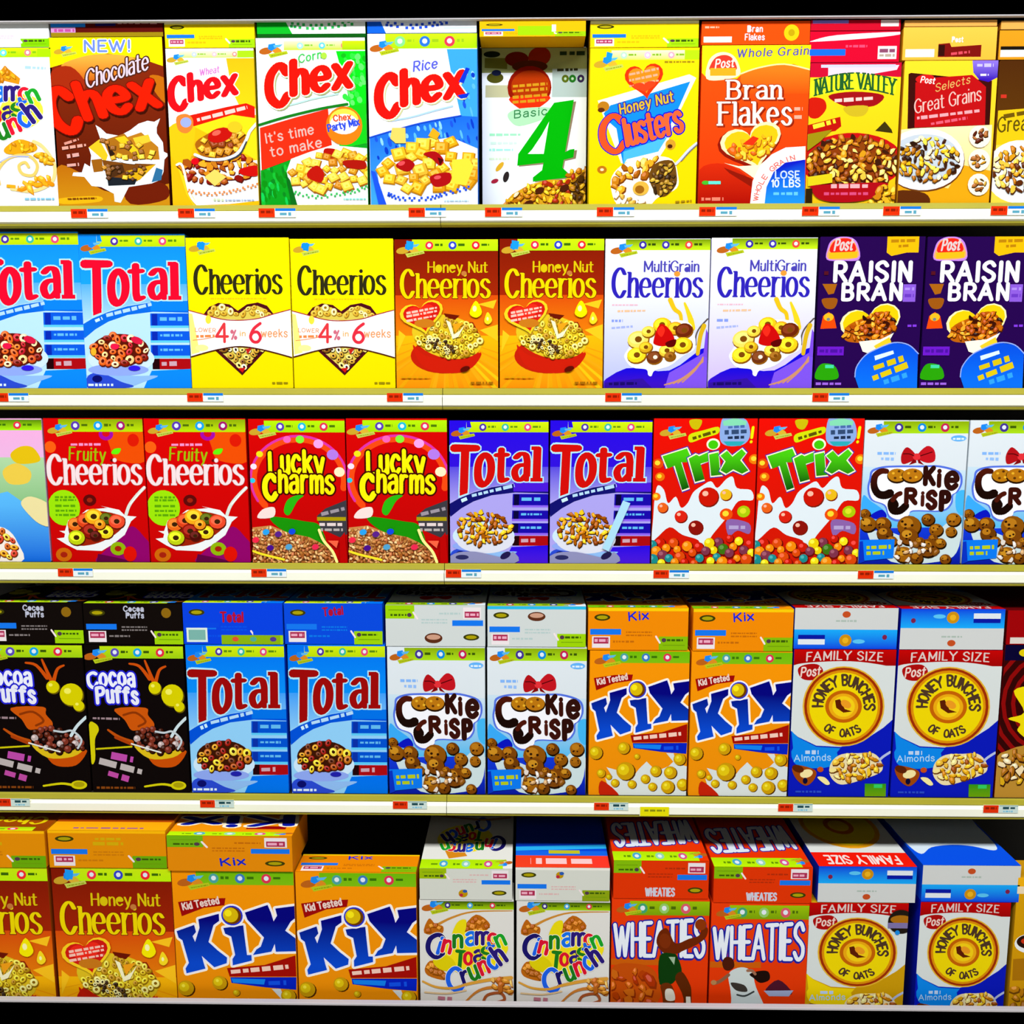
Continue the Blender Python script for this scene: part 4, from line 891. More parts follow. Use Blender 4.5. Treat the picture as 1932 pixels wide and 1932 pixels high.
dash(750, 1035, 970, 1040, '988088', 20); dash(890, 1335, 1070, 1370, 'b848a8', 60); dash(790, 1380, 1140, 1470, 'b8b0b0', 56); dash(860, 1480, 1030, 1530, 'b848a0', 56); dash(760, 1600, 1080, 1600, '804010', 20)

# crop 4: x = 1100 + q/4.293
art('corn_balls', 48, 42, 862, 848, 498, 1682, ('f49404', 'e88c08', 600, 1500))
strip(210, 505, 862, 598, ('48a0a0', '3878c0', 'd83050'), ('6cb808', '7cbc10'), ink='387008', f=-.02); grain(88, 530, .85)
P('80,720 250,695 400,690 390,740 250,760 100,820', '9a0808'); T('Kid Tested', 110, 775, 250, 46, 'e8d0c8', .22, rot=11)
to('title_lettering')
LK = ['60,925 180,880 190,930 165,960 180,1000 215,900 210,840 350,800 350,850 310,880 270,1000 330,1060 390,1110 385,1150 300,1180 270,1150 220,1100 230,1150 240,1190 110,1225 105,1190 130,1150 95,990 70,970',
      '375,900 510,880 515,960 525,1090 555,1090 555,1130 425,1165 425,1120 445,1090 425,960 385,940',
      '525,790 680,735 700,790 715,850 740,810 730,760 870,740 870,820 830,850 790,915 870,980 870,1060 720,1065 715,1010 690,1065 565,1090 590,1050 620,1030 645,965 540,840']
for g, c in ((34, 'fff4d8'), (20, 'e8e8fc'), (0, ('04047c', '0848d0', 850, 1150))):
    for q in LK:
        pt = parse(q)
        if g: S(pt, g, c, False, closed=True)
        P(pt, c if g == 0 else 'e8e8fc')
E(438, 812, 84, 82, 'f0f0fc'); E(438, 812, 72, 70, '2030d0'); E(438, 812, 62, 60, '6a3804'); E(428, 808, 52, 52, 'd8b808'); E(412, 795, 24, 24, 'f8e818'); to()
P('385,1185 640,1160 850,1090 850,1240 400,1245', 'a00c04'); dash(410, 1212, 800, 1170, 'f0c8b8', 34)
P('405,1250 850,1245 845,1335 640,1320 410,1290', '0420c0'); P('410,1258 640,1262 630,1300 420,1288', '1080f0'); dash(660, 1290, 780, 1285, '1050e8', 40)
to('food_picture')
P('150,1650 200,1600 180,1540 240,1530 190,1450 300,1480 400,1540 460,1460 520,1400 600,1480 700,1440 740,1400 680,1330 740,1330 770,1420 860,1440 860,1690 200,1690', 'd4dcdc'); P('150,1560 300,1690 140,1690', 'c02008', True)
for x, y, r in ((100, 1330, 55), (330, 1290, 50), (440, 1360, 24), (345, 1480, 75), (145, 1500, 36), (790, 1380, 50), (595, 1480, 46), (715, 1490, 52), (510, 1545, 38), (400, 1590, 36), (570, 1610, 36), (695, 1610, 55), (820, 1590, 50), (260, 1580, 34), (210, 1530, 24)):
    E(x + r * .14, y + r * .1, r * 1.02, r * 1.02, '4a2404', 0, 16); E(x, y, r, r, 'c89808', 0, 16); E(x - r * .2, y - r * .15, r * .62, r * .62, 'e0c410', 0, 12); E(x - r * .3, y - r * .3, r * .22, r * .22, 'f4e440', 0, 8)
to()

# crop 5: x = 1482 + q/4.293
def bunches(name, base, hi, fam=True):
    art(name, 66, 20, 892, 850, 492, 1690, 'd4dcdc')
    R(0, 492, 900, 620, ('c00404', '9a0404', 500, 620)); P('60,620 300,590 600,590 890,640 890,700 60,700', 'd4dcdc', True)
    T('FAMILY SIZE', 160, 580, 620, 66, 'd8c4c0', .2, .14, .05, 0, .3, sp=2.6, warp=lambda x, y: (x, y - 12 * math.sin((x - 160) / 620 * 3.14) + 4))
    P('40,1150 100,1200 250,1270 450,1280 650,1220 800,1120 900,1030 900,1700 0,1700', base); P('45,1150 100,1205 250,1280 450,1290 400,1350 60,1300', hi)
    P('60,1290 300,1300 420,1320 380,1440 100,1440', hi, True)
    P('95,650 150,615 250,610 300,660 270,720 190,740 120,720', 'a80c0c', True); T('Post', 115, 710, 160, 70, 'e8ccc4', .18, sh=.2, rot=4)
    to('title_lettering')
    for rx, ry, c in ((335, 325, 'e0b030'), (322, 314, '9a2c04'), (300, 295, 'd88c08'), (280, 275, 'ecd404'), (150, 132, 'c06004'), (120, 105, 'e8a810'), (92, 84, 'f0cc14')): E(470, 950, rx, ry, c, 0, 36)
    P('400,900 440,890 480,970 540,990 470,1000 410,960', '5a1c04'); E(490, 930, 46, 30, 'e89820', -30)
    TC('HONEY', 470, 950, 212, -93, -14, 82, '4a3424', .22); TC('BUNCHES', 470, 950, 214, -6, 98, 82, '4a3424', .22); TC('OF OATS', 470, 950, 215, 222, 142, 60, '4a3424', .24, inside=True)
    to(); dash(160, 1325, 270, 1325, 'b8d0f0', 36); T('Almonds', 70, 1400, 300, 50, 'a8d0f4', .16, rot=2)
    to('food_picture')
    P('360,1490 380,1400 460,1340 600,1330 720,1330 790,1400 790,1480 660,1540 480,1590 400,1560', 'e8d8a8', True); S('860,1320 800,1360 760,1400', 20, 'b0bce0')
    pile('370,1470 400,1390 480,1340 700,1330 780,1400 770,1470 640,1530 450,1560', 62, 62, ['e0a410', 'c88008', 'f0c428', 'f0e090', '9a4c08', 'e8b838'], 'flake', '6a3404', 51)
    P('50,1460 100,1430 240,1470 240,1540 170,1600 90,1550', '9a4408', True); E(170, 1500, 54, 34, 'f0e0a0', 15); E(100, 1460, 50, 30, '5a2004', -20); E(160, 1560, 20, 26, '0a0830'); P('260,1530 320,1530 365,1580 330,1590', 'f0e4a0', True); E(285, 1465, 26, 22, 'c04c18'); to()
    R(655, 1580, 830, 1685, ('2c9014', '6ca008', 1580, 1690)); R(730, 1585, 800, 1615, '30c860'); dash(80, 1650, 300, 1650, '2848c8' if base[0] == '0' else 'a08008', 20)
bunches('almond_bunches', '0818b8', '0a84e8'); bunches('honey_bunches', 'c89808', 'ecd008')
art('red_circus', 1765, 1700, 2600, 2540, 470, 1690, '180406')
for r in (560, 480, 400, 320): E(2140, 930, r, r, '8a0808'); E(2140, 930, r - 34, r - 34, '300404')
P('1700,470 2600,470 2600,590 1700,590', '080430'); E(1925, 530, 50, 30, 'e0c808'); P('1840,830 2000,830 2000,1200 1880,1150 1900,1090 1800,1050 1930,1000', 'ecd808', True)
P('1740,1330 2400,1250 2500,1690 1700,1690', 'b88830', True); pile('1740,1330 2300,1280 2400,1560 1760,1560', 50, 80, ['d8a818', 'f0dcb0', 'a86810'], 'flake', '3a1c08', 52)

# ================================================================= front artwork, bottom row
# crop 3: x = 780 + q/4.83
art('cinnamon_squares', 52, 60, 912, 930, 803, 2077, 'dcdcd8')
R(20, 1650, 960, 2050, ('e0dcd4', 'd8d0c4', 1650, 1990)); strip(160, 812, 915, 885, ('3a2878', '40a0d8', 'd83848'), ('2a4808', 'a4d008'), ink='385808'); grain(80, 815, .95)
S('210,1030 350,960 550,905 900,895', 26, 'c88830', taper=(1, .3))
for q in ('95,1100 140,970 200,1020 270,1040 250,1110', '450,1060 570,930 700,1020 620,1100 500,1110', '100,1420 170,1350 300,1480 280,1530 130,1490'):
    P(q, 'b86410', True)
pile('460,1060 570,950 690,1020 600,1090', 10, 50, ['c87818', 'a85408'], 'sq', '8a4408', 53); pile('100,1090 150,990 250,1050', 6, 50, ['d08820', 'a85408'], 'sq', '8a4408', 54); pile('110,1420 180,1370 280,1490', 7, 50, ['d08820', 'a85c10'], 'sq', '7a3c08', 55)
E(560, 1270, 300, 200, 'f0dc18', 10, 30); E(280, 1370, 110, 70, 'dccc08', -20); P('350,1130 400,1000 480,980 460,1100', 'e8d810', True); E(800, 1230, 66, 66, 'f0e018'); 
to('title_lettering'); crunch_word(110, 1300, 1.0); to()
to('food_picture')
S('80,1540 200,1590 360,1600 500,1560 700,1520 900,1500', 34, 'd89c38', taper=(.5, 1)); S('480,1720 600,1620 760,1590 900,1640', 40, 'c87c30', taper=(.4, 1)); S('640,1730 680,1660 800,1640 840,1700 760,1730', 26, 'a85428'); S('100,1640 300,1650 480,1620', 16, 'e0c090')
pile('700,1520 860,1480 920,1560 880,1640 760,1600', 14, 60, ['d08c28', 'b8641c', 'e8b860'], 'flake', '8a4410', 56); to(); dash(220, 1690, 350, 1700, 'b87080', 40)
P('60,1800 400,1780 900,1760 930,2030 60,2030', 'e8dcc0', True)

# crop 4: x = 1140 + q/4.712
def flake_box(name, mode):
    art(name, 70, 45, 943, 925, 768, 2026, ('e83c08', 'd83404', 900, 1500))
    strip(230, 785, 943, 908, ('40a070', '90c868', 'd85868'), ('98c008', '78a008'), ink='486808', f=-.04); grain(115, 805, .88)
    R(40, 1290, 520, 1345, 'c85c08')
    if mode == 0: P('60,1380 250,1330 460,1400 480,1680 60,1680', 'c04c08', True); pile('80,1440 240,1380 420,1440 440,1680 80,1680', 16, 90, ['c86410', 'b03c04', 'a83004'], 'flake', '8a2c04', 57)
    to('title_lettering')
    T('WHEATIES', 95, 1262, 800, 270, 'e4ecf8', .12, .12, 0, 0, sp=1.6, out=[(22, '1c209c')], warp=lambda x, y: (x, y - (x - 95) / 800 * 50 * (1262 - y) / 270), shadow=(-6, 8, '1c209c', 18)); to()
    to('player_picture')
    if mode == 0:
        P('470,1150 490,1060 540,1020 580,1040 640,1150 760,1110 850,1080 880,1010 930,1020 910,1100 830,1160 700,1220 660,1240 540,1240', '6a2404', True)
        E(545, 1130, 52, 66, '7a2c08', 10); E(865, 985, 52, 50, '8a3408', n=18); P('500,1260 620,1240 660,1270 700,1400 640,1480 600,1510 500,1510', '0c3a0c', True); P('580,1270 640,1270 630,1340', '9ab89a')
        P('640,1460 700,1400 770,1500 790,1600 780,1900 700,1900 720,1640', '5a2404', True); P('510,1520 600,1510 640,1640 600,1900 540,1900 530,1640', '6a2c08', True); P('555,1560 620,1560 640,1650 560,1650', 'dcd8c8', True); P('740,1620 780,1620 790,1720 745,1720', 'dcd8c8')
    else:
        P('170,1300 200,1250 260,1260 280,1330 240,1370 190,1360', '4a1808', True); P('230,1400 340,1340 440,1380 480,1520 590,1760 640,1990 160,1990 250,1700 250,1560', 'c8d4d4', True)
        S('230,1410 150,1470 90,1490', 30, '8a5c40'); E(95, 1480, 26, 22, 'b08050'); P('420,1400 520,1370 590,1380 600,1450 520,1480 460,1440', '1c0c08', True); S('400,1370 440,1370 470,1400', 26, '9a6a50')
        P('250,1480 370,1500 400,1560 300,1550', '3a3430', True); S('310,1590 380,1600 460,1560', 16, '3a4040'); P('560,1560 680,1450 810,1570 700,1590', '4a1428', True); P('550,1550 820,1545 780,1600 600,1600', '98a4c8')
    to()
flake_box('orange_flakes_jump', 0); flake_box('orange_flakes_pitch', 1)

A = ARTS['honey_bunches']; to(); A.k += 1
E(830, 660, 110, 110, '201810'); E(830, 640, 90, 40, 'a86c10'); R(720, 670, 890, 720, '7a70a8'); E(800, 760, 20, 22, '1888e0')

# crop 5: x = 1510 + q/4.578
art('gold_box', 1862, 1812, 2750, 2700, 568, 1969, ('d8a008', 'c08808', 600, 1900))
R(1800, 568, 2760, 640, 'f0b010'); R(1800, 640, 2760, 700, 'e8d8b8'); E(1985, 1110, 130, 80, 'e8ecf0'); E(1985, 1095, 112, 60, '281008'); E(1960, 1090, 50, 26, 'c83010')
P('1850,1240 2700,1180 2700,1400 1850,1420', 'a87008'); pile('1830,1480 2600,1440 2600,1900 1830,1900', 40, 90, ['b8780c', 'd8a018', '9a6008'], 'flake', '6a4008', 60)
# ================================================================= printed end flaps (units: 100 wide, 40 high)
def flap(name, bg, word, wc, flip=False, dark=False, green='9ad008', edge=None, yh=40, lite='c8d0d0'):
    art(name, 0, 0, 100, 100, 0, yh, bg, base='top_flap')
    m = (lambda x, y: (100 - x, yh - y)) if flip else (lambda x, y: (x, y))
    def r(x0, y0, x1, y1, c): (a, b), (d, e) = m(x0, y0), m(x1, y1); R(min(a, d), min(b, e), max(a, d), max(b, e), c)
    if edge: r(0, 0, 100, 3, edge)
    k = yh / 40
    x, y = m(14, 9 * k); E(x, y, 8, 3.2 * k, '3a3a08'); E(x, y, 5.5, 1.8 * k, 'a89c08')
    r(2, 20 * k, 33, 25.5 * k, '1474ec'); r(4, 27 * k, 22, 38 * k, 'e8e0e4'); r(5.5, 28 * k, 20.5, 34 * k, 'a82850'); (a, b), (d, e) = m(6.5, 31 * k), m(19.5, 31 * k); dash(min(a, d), b, max(a, d), b, 'e8a8c0', 3 * k)
    for yy in (23, 26): (a, b), (d, e) = m(38, yy * k), m(64, yy * k); dash(min(a, d), b, max(a, d), b, lite, 1.6)
    (a, b), (d, e) = m(25, 32 * k), m(46, 34 * k); dash(min(a, d), b, max(a, d), b, lite, 2)
    r(71, 27 * k, 100, 40 * k, green); x, y = m(76, 30.5 * k); E(x, y, 2.4, 2 * k, '503848', n=10); (a, b), (d, e) = m(79, 30.5 * k), m(95, 30.5 * k); dash(min(a, d), b, max(a, d), b, '3a5a08', 2.2); r(75, 35 * k, 97, 35.7 * k, '6a9808')
    (a, b), (d, e) = m(68, 27 * k), m(72, 33 * k); S([(a, b), (d, e)], 1.8, 'f0e0e4', False)
    if word:
        if flip: T(word, 42, yh - 6 * k, 20, 8 * k, wc, .22, rot=5)
        else: T(word, 40, 12 * k, 20, 7.5 * k, wc, .22, rot=5)
flap('flap_black', '100a08', '', 'c8ccd8', lite='807878'); T('Cocoa', 41, 7.5, 20, 5, 'b8bcd0', .24); T('Puffs', 43, 14, 18, 5, 'b8bcd0', .24); E(84, 9, 5, 5, '8a6410', n=14); flap('flap_blue', '0848dc', 'Total', 'b01030', lite='0a78e8'); flap('flap_blue_b', '0840e0', '', 'b01030', lite='0850e8')
A.k += 1; T('Total', 38, 18, 22, 9, 'b01030', .22); R(3, 24, 24, 38, 'd8e8e0'); R(5, 26, 22, 36, '78b0a8'); R(38, 31, 97, 40, '88b010'); R(2, 19, 36, 24, '0844e0'); R(70, 26, 100, 31, '0844e0')
for x, c in ((52, 'd85030'), (70, '50a890'), (90, '503890')): E(x, 35, 3.4, 2.4, c, n=10)
flap('flap_white', 'ccd4d4', '', '', lite='b0c8c8', edge='28b8e8'); E(50, 10, 9, 4.5, '5a2c18'); E(50, 9, 7, 2.4, 'c89880')
flap('flap_white_flip', 'ccd4d4', '', '', True, lite='b0c8c8'); E(48, 32, 9, 5, '5a2c18'); E(48, 31, 7, 2.6, 'c89880')
flap('flap_cinnamon', 'd0d4cc', '', '', lite='d8b0b0', edge='e8e8e0', green='88a010'); E(47, 9, 4, 4, 'b89008'); E(49, 7, 2.5, 2, '2858b0'); E(45, 11, 2, 2, 'b82838')
flap('flap_cinnamon_flip', 'd0d4cc', '', '', True, lite='d8b0b0', green='98b808'); E(47, 32, 5, 5, 'b89008'); E(49, 29, 2.5, 2, '2858b0'); E(45, 34, 2, 2, 'b82838')
flap('flap_orange', 'ec8804', 'Kix', '1828d0', lite='c06808', edge='f4c808', green='84b808'); flap('flap_orange_flip', 'e08808', 'Kix', '1828c0', True, lite='c06808', green='70b010')
flap('flap_amber', 'e08c04', '', '', lite='c87808', edge='f8b808', green='68a808'); dash(40, 9, 62, 9, 'd0a808', 3); dash(38, 14, 64, 14, 'd0a808', 4)
flap('flap_red', 'dc3404', '', '', True, lite='b02c08', green='80b808'); T('WHEATIES', 34, 37, 30, 8, 'c8c8d8', .22)
flap('flap_yellow', 'f4d808', '', '', yh=26, lite='d8b808', edge='fcf8b0', green='a0d808'); flap('flap_gold', 'f4b808', '', '', yh=26, lite='d8a808', green='a0d008'); R(36, 8, 70, 24, 'a0d408'); R(68, 6, 72, 18, 'f4e8f0')
flap('flap_leaf', 'eef4f8', '', '', yh=26, lite='e0c8e0', green='80d000')
art('flap_cocoa', 0, 0, 100, 100, 0, 15, '5a0c06', base='top_flap'); R(0, 0, 31, 6, '1a88f8'); R(0, 6, 22, 11, 'c890c8'); dash(3, 9, 21, 9, 'b84898', 3); R(40, 2, 58, 5, '181060'); dash(60, 2, 95, 2, 'd8a0a0', 3); R(0, 11, 100, 15, '98800c')
art('flap_corn', 0, 0, 100, 100, 0, 15, 'ecf6f2', base='top_flap'); P('0,0 26,0 33,13 0,13', '0cb424'); zig('32,4 50,6 70,5 90,2', 2.6, '30b858', 22); R(0, 12, 100, 15, '0a5810')
art('flap_rice', 0, 0, 100, 100, 0, 12, 'e4eefc', base='top_flap'); P('0,0 12,0 17,12 0,12', '1060e8'); zig('18,3 40,6 60,4 74,1', 2.6, '2450e0', 22); R(70, 7, 100, 8, 'b8d0f8')
art('flap_bran', 0, 0, 100, 100, 0, 20, 'f44c08', base='top_flap'); R(2, 13, 28, 18, 'f0f4f0'); dash(3, 5, 16, 5, 'f8b090', 2); T('Bran', 42, 9, 14, 5, 'f4d8e8', .2); T('Flakes', 40, 16, 18, 5, 'f4d8e8', .2); E(83, 10, 7, 7, 'e8c810'); E(83, 10, 3, 3, 'c0a008')
art('flap_valley', 0, 0, 100, 100, 0, 33, 'd4042c', base='top_flap'); P('2,10 30,4 98,1 98,4 60,8 5,11', 'f4dcec', True); R(0, 19, 40, 26, '1468f0'); R(76, 16, 97, 30, 'e0d8dc'); dash(78, 21, 95, 21, '884868', 4); dash(78, 26, 95, 26, 'b0a090', 3); dash(40, 16, 64, 16, 'e84870', 3)
art('flap_valley_thin', 0, 0, 100, 100, 0, 8, 'c80828', base='top_flap'); R(2, 0, 42, 2.5, '8878e0'); R(78, 0, 98, 5, 'f0d8d8')
art('flap_grains', 0, 0, 100, 100, 0, 33, ('fcd058', 'f0a010', 0, 26), base='top_flap'); R(3, 22, 34, 30, 'dce8f0'); P('38,17 50,16 52,20 84,18 84,30 38,30', '780c08'); R(38, 18, 45, 29, '300804'); T('Post', 52, 15, 12, 5, 'f0e0e8', .2); dash(52, 27, 72, 25, 'd84858', 3)
art('flap_grains_dark', 0, 0, 100, 100, 0, 33, ('e8a020', 'd08810', 0, 26), base='top_flap'); R(2, 18, 40, 22, '181008'); R(2, 22, 40, 30, 'e8ece8')
art('flap_grains_thin', 0, 0, 100, 100, 0, 5, 'e8a850', base='top_flap')
def bflap(name, flip):
    art(name, 0, 0, 100, 100, 0, 38, 'ccd0d0', base='top_flap')
    m = (lambda y: 38 - y) if not flip else (lambda y: y); f = (lambda x: x) if not flip else (lambda x: 100 - x)
    a, b = m(0), m(18); y0, y1 = min(a, b), max(a, b)
    R(0, y0, 100, y1, ('1040e0', '18a8f8', m(2), m(17)))
    def r(x0, q0, x1, q1, c): R(min(f(x0), f(x1)), min(m(q0), m(q1)), max(f(x0), f(x1)), max(m(q0), m(q1)), c)
    r(4, 4, 30, 9, 'dce4ec'); r(4, 9, 30, 13, '0818a0'); E(f(50), m(8), 6, 5.6, 'c88c10'); E(f(50), m(8), 3, 2.8, 'e8b020'); E(f(63), m(7), 6, 2, '58c0f0'); E(f(88), m(11), 2.4, 2.4, '7a2048', n=10); E(f(50), m(32), 4, 3, 'c04c20'); dash(min(f(40), f(60)), m(26), max(f(40), f(60)), m(26), 'a8b8b0', 2)
bflap('flap_band', False); bflap('flap_band_flip', True)
art('flap_dark_red', 0, 0, 100, 100, 0, 38, '9a0408', base='top_flap'); R(4, 30, 60, 37, 'd8d0c8')
# upper sides of boxes lying flat (y = 0 at the edge nearest the aisle)
art('top_blue_back', 0, 0, 100, 100, 0, 100, ('0848e0', '0a60f0', 0, 50)); P('12,22 30,28 50,30 75,26 92,16 98,30 99,60 96,100 4,100 2,60 4,30', 'd8e8f4', True)
art('top_sale', 0, 0, 100, 100, 0, 100, '0844d8'); R(0, 0, 100, 17, 'f04020'); dash(4, 9, 84, 9, 'f8c8c8', 9); R(0, 17, 100, 24, '1464e8'); R(30, 20, 64, 25, 'c0c020'); P('0,28 100,24 100,30 0,34', '28b0f0'); R(0, 0, 18, 17, 'f83828')
def top_strip(name, bg, s0, cols=('d85080', '90d0b0', '48a8c8')):
    art(name, 0, 0, 100, 100, 0, 100, bg); strip(10, 0, 100, 13, cols, ('b8ec08', 'b0e408'), ink='609008', f=-.02); grain(0, 4, .075)
top_strip('top_orange_flakes', 'e83404', 0); T('WHEATIES', 6, 62, 88, 34, 'dce4f0', .13, .13, sp=1.5, out=[(2.5, '1c209c')], warp=lambda x, y: (x, y - (x - 6) * .08))
top_strip('top_cinnamon', 'e4e4dc', 0); P('50,18 70,14 76,26 60,34', 'd88818'); E(55, 45, 32, 22, 'f0dc18'); crunch_word(8, 46, .1); S('4,80 40,76 96,84', 3, 'c88838')
top_strip('top_corn_balls', 'f0940a', 0); R(8, 22, 40, 32, '9a0808'); T('Kix', 6, 70, 88, 34, '0818a0', .3, .2, out=[(6, 'fff4d8')], rot=6); S('40,76 98,70', 8, 'a80808', False)
art('top_bunches', 0, 0, 100, 100, 0, 100, 'dce0dc'); R(0, 0, 100, 20, 'f01808'); T('FAMILY SIZE', 12, 15, 76, 11, 'f0dcd8', .2); E(50, 62, 42, 36, 'e8a010', n=30); E(50, 62, 37, 31, 'f0d40c', n=30); E(50, 62, 16, 14, 'c86808'); E(50, 62, 11, 9, 'f0c818')
art('top_honey', 0, 0, 100, 100, 0, 100, ('6a1a04', 'd06808', 20, 70)); strip(10, 0, 100, 13, ('f03048', '3040c8', 'f02830')); T('Cheerios', 8, 48, 84, 24, 'e4cc08', .15)
art('top_amber', 0, 0, 100, 100, 0, 100, 'f4a80c'); dash(20, 8, 80, 8, '8a4890', 4); R(0, 30, 100, 100, ('b04808', '8a2c04', 30, 100))
for n_ in ('top_blue_back', 'top_sale', 'top_orange_flakes', 'top_cinnamon', 'top_corn_balls', 'top_bunches', 'top_honey', 'top_amber'): ARTS[n_].base = 'front_panel'

# tags
art('tag_red', 0, 0, 30, 30, 0, 15, 'e03008', base='red_sticker'); dash(4, 6, 26, 6, '901c04', 5)
art('tag_white', 0, 0, 36, 36, 0, 15, 'e4eef2', base='price_label'); R(0, 0, 36, 4.5, '1878d8'); dash(8, 9.5, 28, 9.5, '58a0b8', 6)
art('tag_teal', 0, 0, 36, 36, 0, 15, 'c8dcd8', base='price_label'); R(0, 0, 36, 2, '80a8a8'); dash(7, 5.5, 30, 5.5, '204850', 5); dash(8, 12, 26, 12, '70b8d8', 3)
art('tag_yellow', 0, 0, 56, 56, 0, 20, 'e4dc08', base='price_label'); dash(8, 8, 48, 8, '8a8a10', 5)
# ================================================================= setting
X0, X1 = -1.3, 1.3
ZS = [px(966, y).z for y in (386, 732.5, 1062.5, 1499)]
Y5 = -.04
Z5 = px(966, 1962, Y5).z
ZTOP = px(966, 37, -.007).z
fl = add_box('floor', -3.5, 3.5, -7.0, .6, -.02, 0, M_FLOOR, bev=0); fl['kind'] = 'structure'
wl = add_box('wall_back', -3.5, 3.5, .6, .66, 0, 4.2, M_FLOOR, bev=0); wl['kind'] = 'structure'
XS = px(836, 750).x
add_tag = tag
for nm, a, b, side in (('back_panel', X0, XS - .001, 'left'), ('back_panel', XS + .001, X1, 'right')):
    o = add_box(nm, a, b, .43, .45, 0, ZTOP + .12, M_BACK); tag(o, 'dark %s back panel of the cereal shelving, in shadow behind the boxes' % side, 'panel', 'back panels of the shelving')
ORD = ['top', 'second', 'third', 'fourth']
for i, z in enumerate(ZS):
    for a, b, side in ((X0, XS - .0006, 'left'), (XS + .0006, X1, 'right')):
        e = empty('store_shelf', ((a + b) / 2, .2, z)); tag(e, '%s section of the cream metal shelf under the %s row of cereal boxes' % (side, ORD[i]), 'shelf', 'cream metal shelves of the cereal display')
        q = -(a + b) / 2; e.location = (0, 0, 0)
        e.location = ((a + b) / 2, 0, z)
        add_box('shelf_deck', a + q, b + q, .0, .43, -.012, 0, M_DECK, e, bev=0)
        extrude_x('ticket_channel', [(.0, -.003), (.0, -.0345), (-.006, -.0345), (-.006, -.013), (-.009, -.0105), (-.007, -.0015), (-.003, 0)], a + q, b + q, M_CHAN, e)
        extrude_x('front_rail', [(-.0062, -.0125), (-.0062, -.034), (-.012, -.0345), (-.0165, -.031), (-.0165, -.0165), (-.0125, -.0125)], a + q, b + q, M_LIP, e)
        extrude_x('lower_edge', [(0, -.0346), (0, -.0395), (-.009, -.0395), (-.014, -.0372), (-.0145, -.0346)], a + q, b + q, M_CHAN, e)
e = empty('base_shelf', (0, 0, 0)); tag(e, 'low base shelf with added black band board carrying the bottom row of boxes', 'shelf')
add_box('shelf_deck', X0, X1, Y5 - .02, .43, Z5 - .02, Z5, M_DECK, e, bev=0)
ZF = px(966, 1890, Y5 - .02).z
add_box('added_base_band', X0, X1, Y5 - .03, Y5 - .02, 0.001, ZF - .004, M_BLACK, e, bev=0)  # added board, fills the black band along the lower frame edge
add_box('base_band_trim', X0, X1, Y5 - .031, Y5 - .019, ZF - .004, ZF + .001, M_TRIM, e)  # pale line of the added lower band
e = empty('added_top_band', (0, 0, ZTOP)); tag(e, 'added black band board with thin pale edge above the top row of boxes', 'added_board')
add_box('top_band_board', X0, X1, -.007, -.0012, .003, .14, M_BLACK, e, bev=0)  # added board, fills the black band along the upper frame edge
add_box('top_band_deck', X0, X1, -.0012, .43, .12, .14, M_BLACK, e, bev=0)
add_box('top_band_trim', X0, X1, -.0085, -.0012, 0, .003, M_TRIM, e)

# ================================================================= cereal boxes
def carton(e, W, Dp, H, ink):
    o = add_box('carton', -W / 2, W / 2, 0, Dp, 0, H, M_PRINT, e, .0012, ink)
    return o
def upright(front, xl, xr, yt, zb, Y, Dp, ink, label, group=None, flapname=None, ab=None, ym=None):
    ym = ym or (yt + 140); a, b = px(xl, ym, Y), px(xr, ym, Y); t = px((xl + xr) / 2, yt, Y).z
    W, H = b.x - a.x - .0015, t - zb - .0008
    e = empty('cereal_box', ((a.x + b.x) / 2, Y, zb + .0004)); tag(e, label, 'cereal box', group)
    carton(e, W, Dp, H, ink)
    zlo = 0 if not ab else px((xl + xr) / 2, ab, Y).z - zb
    put_panel(front, e, (-W / 2, 0, zlo), (0, 0, 0), W, H - zlo)
    if flapname: put_panel(flapname, e, (-W / 2, 0, H), (-math.pi / 2, 0, 0), W, Dp)
    e['top'] = zb + H
    return e, zb + H
ROTTOP = Matrix(((-1, 0, 0), (0, 0, -1), (0, -1, 0))).to_euler()
def lying(endflap, xl, xr, yt, yb, Y, L, ink, label, group=None, top=None, topv=1.0, zb=None):
    ym = (yt + yb) / 2; a, b = px(xl, ym, Y), px(xr, ym, Y); xm = (xl + xr) / 2
    z1 = px(xm, yt, Y).z; z0 = zb + .0015 if zb else px(xm, yb, Y).z
    W, H = b.x - a.x - .0015, z1 - z0
    e = empty('cereal_box', ((a.x + b.x) / 2, Y, z0)); tag(e, label, 'cereal box', group)
    carton(e, W, L, H, ink)
    put_panel(endflap, e, (-W / 2, 0, 0), (0, 0, 0), W, H)
    if top: put_panel(top, e, (W / 2, L * topv, H), ROTTOP, W, L * topv)
    return e

G1, G4, G5 = 'boxes standing on the top shelf', 'boxes standing on the fourth shelf', 'boxes standing on the base shelf'
